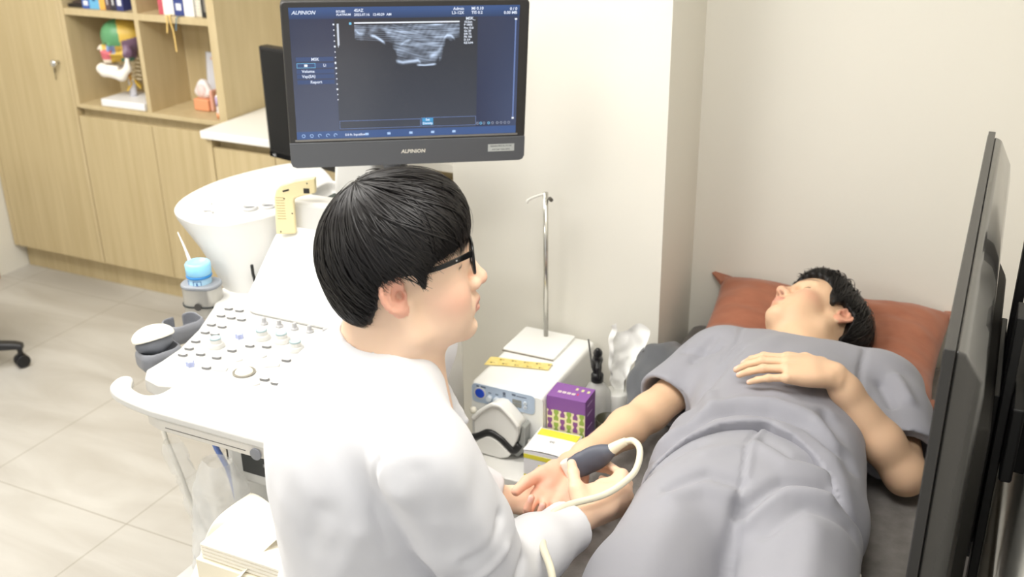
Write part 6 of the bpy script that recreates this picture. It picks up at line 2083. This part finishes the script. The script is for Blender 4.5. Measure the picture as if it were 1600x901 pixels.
    for i in range(5):
        a = R(72 * i + 20)
        tube('foot', [(0, 0, 0.085), (0.14 * math.cos(a), 0.14 * math.sin(a), 0.075), (0.21 * math.cos(a), 0.21 * math.sin(a), 0.055)], 0.014, mat('chrome', (225, 225, 225), 0.12, 1.0), st)
        obj('castor', lathe([(0.0, -0.01), (0.022, -0.01), (0.027, -0.005), (0.027, 0.005), (0.022, 0.01), (0.0, 0.01)], 16, Matrix.Rotation(R(90), 4, 'X')), mat('castor_black', (24, 24, 26), 0.3), st, (0.21 * math.cos(a), 0.21 * math.sin(a), 0.0275))


doctor()


# ================================================================== the hand-held probe
def held_probe():
    tip, tail = NP((-0.690, 1.622, 0.738)), NP((-0.612, 1.648, 0.790))
    t = thing('handheld_probe', 'dark grey ultrasound probe with cream cable held on the patient wrist', 'ultrasound probe', tuple((tip + tail) / 2))
    o = (tip + tail) / 2
    a = unit(tail - tip)
    s = unit(np.cross(a, (0.55, -0.60, 0.5)))
    n = np.cross(s, a)
    Rm = np.stack([a, s, n])
    F = Field()
    F.ell((tip + tail) / 2 - o + a * 0.008, (0.045, 0.0245, 0.0155), Rm, 0.01)
    F.rbox(tip - o + a * 0.022, (0.018, 0.021, 0.011), 0.008, Rm, 0.012)
    F.cap(tail - o - a * 0.01, tail - o, 0.013, 0.011, 0.01)
    F.half(tip - o + a * 0.012, -a, 0.002)
    obj('grip', F.mesh(0.002, name='grip'), mat('probe_slate', (88, 92, 104), 0.5), t)
    F = Field()
    F.rbox(tip - o + a * 0.005, (0.0085, 0.0225, 0.0115), 0.005, Rm)
    obj('lens', F.mesh(0.002, name='lens'), mat('probe_ivory', (240, 236, 222), 0.3), t)
    CB = mat('cable_ivory', (236, 230, 206), 0.42)
    # strain relief then the cable
    tube('strain_relief', [tuple(tail - o - a * 0.006), tuple(NP((-0.598, 1.655, 0.802)) - o), tuple(NP((-0.584, 1.660, 0.812)) - o)], [0.0125, 0.0098, 0.0078], CB, t, 14)
    pts = [(-0.586, 1.660, 0.811), (-0.570, 1.662, 0.815), (-0.552, 1.646, 0.812), (-0.540, 1.605, 0.806), (-0.540, 1.560, 0.803), (-0.560, 1.487, 0.806), (-0.603, 1.410, 0.818), (-0.607, 1.345, 0.830), (-0.582, 1.272, 0.840), (-0.545, 1.225, 0.825), (-0.520, 1.19, 0.74), (-0.53, 1.17, 0.55), (-0.62, 1.20, 0.30), (-0.90, 1.32, 0.12), (-1.15, 1.42, 0.18)]
    tube('cable', [tuple(NP(p) - o) for p in pts], 0.0062, CB, t, 12)


held_probe()


# ================================================================== the patient
PHd = Head((-0.362, 2.318, 0.802), (-0.68, 0.06, 0.73), (0.22, 0.97, 0.08), 0.965)


def patient():
    Hd = PHd
    NBp = NP((-0.372, 2.205, 0.770))
    SR, SL = NP((-0.555, 2.165, 0.752)), NP((-0.170, 2.185, 0.752))
    ER, WR = NP((-0.632, 1.945, 0.712)), NP((-0.702, 1.690, 0.712))
    EL, WL = NP((-0.100, 1.945, 0.700)), NP((-0.256, 1.950, 0.884))
    CH = NP((-0.368, 2.03, 0.745))
    BL = NP((-0.355, 1.80, 0.742))
    PV = NP((-0.335, 1.60, 0.735))
    KN = [NP((-0.435, 1.08, 0.735)), NP((-0.165, 1.10, 0.735))]
    HJ = [NP((-0.425, 1.56, 0.735)), NP((-0.235, 1.57, 0.735))]
    AN = [NP((-0.445, 0.68, 0.700)), NP((-0.165, 0.70, 0.700))]
    F = Field()
    Hd.build(F)
    F.cap(Hd.w(-0.028, 0, -0.035), NBp + NP((0, 0, 0.0)), 0.056, 0.060, 0.03)
    F.cap(Hd.w(0.03, 0, -0.085), NBp + NP((0.0, -0.02, 0.045)), 0.032, 0.034, 0.04)
    F.cap(NBp, CH + NP((0, 0.05, 0)), 0.060, 0.08, 0.05)
    I3 = np.eye(3)
    F.ell(CH, (0.145, 0.18, 0.088), I3, 0.05)
    F.ell(BL, (0.130, 0.18, 0.078), I3, 0.05)
    F.ell(PV, (0.130, 0.13, 0.062), I3, 0.04)
    for S_, E_, W_ in ((SR, ER, WR), (SL, EL, WL)):
        F.cap(CH + NP((0, 0.10, 0)), S_, 0.06, 0.050, 0.04)
        F.cap(S_, E_, 0.048, 0.039, 0.03)
        F.chain([E_, E_ * 0.68 + W_ * 0.32, W_ * 0.85 + E_ * 0.15, W_], [0.040, 0.0405, 0.0285, 0.0255], 0.02)
    for h_, k_, a_ in zip(HJ, KN, AN):
        F.cap(h_, k_, 0.060, 0.052, 0.03)
        F.cap(k_, a_, 0.050, 0.036, 0.03)
    # right hand lying palm up
    fR = [
        [(-0.726, 1.560, 0.708), (-0.722, 1.512, 0.706), (-0.714, 1.492, 0.727), (-0.709, 1.500, 0.748)],
        [(-0.704, 1.555, 0.704), (-0.694, 1.503, 0.702), (-0.686, 1.484, 0.722), (-0.682, 1.492, 0.745)],
        [(-0.681, 1.560, 0.702), (-0.668, 1.515, 0.694), (-0.660, 1.492, 0.706), (-0.656, 1.488, 0.726)],
        [(-0.660, 1.572, 0.701), (-0.646, 1.534, 0.694), (-0.640, 1.515, 0.704), (-0.637, 1.512, 0.720)]]
    tR = [(-0.722, 1.636, 0.726), (-0.733, 1.598, 0.735), (-0.747, 1.560, 0.736), (-0.757, 1.533, 0.728)]
    hand(F, WR, fR, tR, rf=0.0086, palm_r=0.0145)
    F.ell((-0.715, 1.615, 0.722), (0.020, 0.036, 0.018), None, 0.02)     # ball of the thumb
    F.ell((-0.672, 1.620, 0.712), (0.018, 0.040, 0.015), None, 0.02)     # heel of the hand
    # left hand lying on the chest
    fL = [
        [(-0.351, 1.955, 0.900), (-0.398, 1.948, 0.898), (-0.422, 1.948, 0.886), (-0.438, 1.948, 0.873)],
        [(-0.347, 1.931, 0.904), (-0.396, 1.923, 0.899), (-0.424, 1.921, 0.886), (-0.445, 1.919, 0.871)],
        [(-0.342, 1.906, 0.902), (-0.387, 1.897, 0.897), (-0.414, 1.898, 0.884), (-0.434, 1.899, 0.871)],
        [(-0.336, 1.882, 0.895), (-0.370, 1.875, 0.890), (-0.392, 1.878, 0.880), (-0.409, 1.881, 0.869)]]
    tL = [(-0.290, 1.985, 0.884), (-0.325, 2.005, 0.880), (-0.358, 2.010, 0.872), (-0.380, 2.008, 0.866)]
    hand(F, WL, fL, tL, rf=0.0084, palm_r=0.0135)
    F.ell((-0.305, 1.932, 0.893), (0.042, 0.040, 0.016), None, 0.02)
    F.ell((-0.262, 1.925, 0.892), (0.010, 0.010, 0.010), None, 0.010)     # wrist bone
    me = F.mesh(0.0027, name='patient_body')
    V = verts(me).astype(float)
    skin = (228, 190, 156)
    c = np.tile(NP(lin(skin)[:3]), (len(V), 1))
    Hd.tint(V, c, skin)
    # palm and fingertips of the upturned hand are pinker
    w = np.clip((1.705 - V[:, 1]) / 0.05, 0, 1) * (np.linalg.norm(V - NP((-0.695, 1.58, 0.71)), axis=1) < 0.14)
    c = c * (1 - 0.85 * w[:, None]) + NP(lin((238, 180, 156))[:3]) * 0.85 * w[:, None]
    for a, b in (((-0.735, 1.575, 0.72), (-0.690, 1.612, 0.72)), ((-0.735, 1.572, 0.715), (-0.665, 1.585, 0.715)), ((-0.715, 1.558, 0.71), (-0.655, 1.572, 0.705)), ((-0.722, 1.66, 0.72), (-0.680, 1.665, 0.72))):
        d, t_ = seg_dist(V, a, b)
        wv = (0.5 * np.exp(-(np.hypot(d, 0) / 0.0035) ** 2) * (V[:, 2] > 0.705))[:, None]
        c = c * (1 - wv) + NP(lin((192, 112, 92))[:3]) * wv
    nails(V, c, [(f[-1], (-0.25, -0.0, 1.0)) for f in fL] + [(fR[0][-1], (0, -1, 0.1)), (fR[1][-1], (0, -1, 0.1))], (244, 196, 184))
    paint(me, c)
    body = obj('person', me, SKIN)
    tag(body, 'man in grey scrubs lying on the bed with one hand on his chest', 'person')
    # ---- hair
    surf = {'c': NP((-0.012, 0.0, 0.046)), 'r': NP((0.112, 0.095, 0.110))}
    xs = [-0.14, -0.085, -0.060, -0.045, -0.034, -0.024, 0.012, 0.022, 0.030, 0.034, 0.050, 0.062, 0.075, 0.100, 0.14]
    zs = [-0.030, -0.040, -0.052, -0.040, -0.004, 0.030, 0.036, 0.025, 0.014, 0.016, 0.040, 0.062, 0.078, 0.088, 0.095]

    def zl(p):
        return np.interp(p[0], xs, zs)
    F = Field()
    Hd.ell(F, surf['c'], surf['r'], 0.02)
    Hd.ell(F, (-0.040, 0, 0.030), (0.074, 0.081, 0.074), 0.03)
    Hd.ell(F, (0.050, 0, 0.100), (0.062, 0.072, 0.044), 0.03)
    shape = Field()
    shape.ops = list(F.ops)

    def cut(P):
        q = Hd.local(P)
        return ((q[:, 2] - np.interp(q[:, 0], xs, zs)) * 0.8).astype(np.float32)
    F.func(cut, Hd.O, 0.3, 0.006, 'sub')

    def hpost(V, Q):
        N = vnormals(V, Q)
        q = Hd.local(V)
        az = np.arctan2(q[:, 1], q[:, 0] + 0.03)
        return V + N * (0.0035 * smooth_noise(q, 77, 60) + 0.001 * np.sin(az * 44))[:, None]
    hair = obj('hair', F.mesh(0.003, name='hair', post=hpost), HAIR, body)
    hair['label'] = 'tousled black hair'
    V, Q = hair_strands(Hd, surf, lambda p: zl(p), (-0.040, 0.0, 0.145), 1500, 14, 0.0013, 9, lift=0.006, tipjit=0.008, wave=0.002, sdf=lambda P: shape.ev(P.astype(np.float32)))
    obj('strands', raw_mesh('strands', V, Q), HAIR, hair)
    # ---- scrub top
    SCR = mat('scrub_grey', (150, 150, 158), 0.8, bump=(700, 0.10, 0.001), sheen=0.15)
    F = Field()
    F.ell(CH + NP((0, 0.03, 0.0)), (0.205, 0.205, 0.122), I3, 0.05)
    F.ell(BL + NP((0, 0.02, 0)), (0.195, 0.24, 0.116), I3, 0.06)
    F.ell(PV + NP((0.0, 0.05, 0.002)), (0.208, 0.19, 0.120), I3, 0.06)
    F.cap(SR + NP((0.05, -0.01, 0.01)), SL + NP((-0.05, -0.01, 0.01)), 0.078, 0.078, 0.04)
    for S_, E_, q in ((SR, ER, 0.72), (SL, EL, 0.74)):
        F.cap(S_, S_ * (1 - q) + E_ * q, 0.073, 0.070, 0.04)
    F.cap(SL * 0.6 + EL * 0.4, SL * 0.25 + EL * 0.75 + NP((-0.01, 0, 0.01)), 0.066, 0.072, 0.04)
    hx = [-0.60, -0.56, -0.53, -0.47, -0.42, -0.35, -0.29, -0.24, -0.20, -0.16, -0.13, -0.05]
    hy = [1.56, 1.57, 1.60, 1.69, 1.735, 1.762, 1.742, 1.705, 1.655, 1.585, 1.555, 1.545]
    F.func(lambda P: (P[:, 1] - np.interp(P[:, 0], hx, hy)).astype(np.float32) * 0.8, (-0.34, 1.5, 0.7), 0.6, 0.003, 'sub')
    for S_, E_, q in ((SR, ER, 0.80), (SL, EL, 0.82)):
        d = unit(E_ - S_)
        p = S_ * (1 - q) + E_ * q
        F.half(p, d, 0.003, (p + d * 0.09, 0.115))
        F.cap(p - d * 0.035, p + d * 0.1, 0.054, 0.064, 0.003, 'sub')
    F.half(NP((0, 0, BZ + 0.002)), -ZUP, 0.004)
    # neck opening
    F.ell(NBp + NP((0.0, 0.02, 0.045)), (0.078, 0.062, 0.075), I3, 0.006, 'sub')
    F.cap(Hd.w(-0.028, 0, -0.035), NBp, 0.058, 0.064, 0.004, 'sub')

    def fz(pts):
        return [NP((x, y, 0)) for x, y in pts]
    folds = [
        (fz([(-0.52, 1.67), (-0.496, 1.70), (-0.452, 1.765), (-0.411, 1.790), (-0.351, 1.802), (-0.277, 1.795), (-0.222, 1.756)]), 0.014, -0.014),
        (fz([(-0.52, 1.70), (-0.490, 1.735), (-0.445, 1.800), (-0.405, 1.828), (-0.351, 1.838), (-0.277, 1.828), (-0.215, 1.79)]), 0.020, 0.010),
        (fz([(-0.46, 1.647), (-0.402, 1.718), (-0.339, 1.757)]), 0.010, -0.004),
        (fz([(-0.578, 1.956), (-0.514, 1.862), (-0.488, 1.735)]), 0.018, -0.007),
        (fz([(-0.47, 2.06), (-0.49, 1.99), (-0.505, 1.90)]), 0.012, -0.006),
        (fz([(-0.500, 2.18), (-0.488, 2.10), (-0.505, 2.02)]), 0.006, -0.004),
        (fz([(-0.232, 2.19), (-0.225, 2.10), (-0.21, 2.02)]), 0.008, -0.006),
        (fz([(-0.18, 2.09), (-0.15, 2.03)]), 0.012, -0.010),
        (fz([(-0.155, 2.12), (-0.12, 2.06)]), 0.014, 0.009),
        (fz([(-0.55, 2.12), (-0.57, 2.05)]), 0.014, -0.008),
        (fz([(-0.53, 2.08), (-0.60, 2.08)]), 0.010, -0.006),
        (fz([(-0.485, 1.875), (-0.46, 1.80)]), 0.015, 0.006),
        (fz([(-0.255, 1.868), (-0.186, 1.749)]), 0.016, -0.007),
        (fz([(-0.27, 1.80), (-0.20, 1.70), (-0.165, 1.62)]), 0.02, 0.006),
        (fz([(-0.36, 1.88), (-0.30, 1.86), (-0.25, 1.88)]), 0.016, 0.005),
        (fz([(-0.41, 2.12), (-0.43, 2.02), (-0.44, 1.96)]), 0.022, 0.004),
    ]
    top = lambda V: np.clip((V[:, 2] - BZ - 0.015) / 0.03, 0, 1)
    obj('scrub_top', F.mesh(0.005, name='scrub_top', post=cloth_post(folds, 0.0024, 81, 22, top, 2)), SCR, body)
    # ---- trousers
    F = Field()
    F.ell(PV + NP((0, 0.02, 0)), (0.190, 0.17, 0.104), I3, 0.05)
    for h_, k_, a_ in zip(HJ, KN, AN):
        F.chain([h_, h_ * 0.55 + k_ * 0.45, k_, a_], [0.108, 0.100, 0.084, 0.064], 0.035)
    F.ell((-0.338, 1.68, 0.750), (0.180, 0.19, 0.096), I3, 0.05)
    F.half(NP((0, 0, BZ + 0.002)), -ZUP, 0.004)
    folds = [
        (fz([(-0.357, 1.785), (-0.361, 1.69), (-0.342, 1.587), (-0.331, 1.505)]), 0.004, -0.0045),
        (fz([(-0.349, 1.775), (-0.351, 1.69), (-0.334, 1.587)]), 0.006, 0.003),
        (fz([(-0.331, 1.525), (-0.321, 1.436), (-0.304, 1.340)]), 0.012, -0.010),
        (fz([(-0.320, 1.515), (-0.275, 1.595), (-0.206, 1.628), (-0.16, 1.62)]), 0.014, -0.012),
        (fz([(-0.305, 1.50), (-0.262, 1.565), (-0.200, 1.592)]), 0.018, 0.010),
        (fz([(-0.345, 1.564), (-0.398, 1.565), (-0.45, 1.515)]), 0.014, -0.009),
        (fz([(-0.35, 1.535), (-0.40, 1.530), (-0.44, 1.48)]), 0.018, 0.007),
        (fz([(-0.52, 1.593), (-0.484, 1.633), (-0.447, 1.67)]), 0.016, -0.007),
        (fz([(-0.335, 1.715), (-0.278, 1.68), (-0.231, 1.704)]), 0.014, -0.007),
        (fz([(-0.34, 1.68), (-0.28, 1.65), (-0.22, 1.665)]), 0.018, 0.008),
        (fz([(-0.42, 1.63), (-0.38, 1.66)]), 0.018, 0.005),
        (fz([(-0.27, 1.47), (-0.227, 1.545), (-0.15, 1.57)]), 0.014, -0.007),
        (fz([(-0.42, 1.45), (-0.41, 1.25)]), 0.03, 0.006),
        (fz([(-0.20, 1.50), (-0.18, 1.30)]), 0.025, 0.006),
    ]
    obj('scrub_trousers', F.mesh(0.005, name='trousers', post=cloth_post(folds, 0.0026, 91, 20, top, 2, (1, 0.6, 1))), mat('scrub_grey_trousers', (154, 154, 161), 0.8, bump=(700, 0.10, 0.001), sheen=0.15), body)
    tube('pocket_zip', [(-0.122, 1.52, 0.755), (-0.112, 1.475, 0.752), (-0.108, 1.43, 0.748)], 0.0022, mat('zip_metal', (190, 186, 180), 0.35, 0.7), body, 8)
    for a_ in AN:
        F = Field()
        F.cap(a_ + NP((0, 0.02, 0.0)), a_ + NP((0, -0.05, 0.0)), 0.042, 0.044, 0.03)
        F.cap(a_ + NP((0, -0.05, -0.01)), a_ + NP((0, -0.06, 0.15)), 0.042, 0.036, 0.03)
        F.half(NP((0, 0, BZ + 0.002)), -ZUP, 0.004)
        obj('sock', F.mesh(0.006, name='sock'), mat('sock_grey', (120, 120, 124), 0.9), body)


patient()
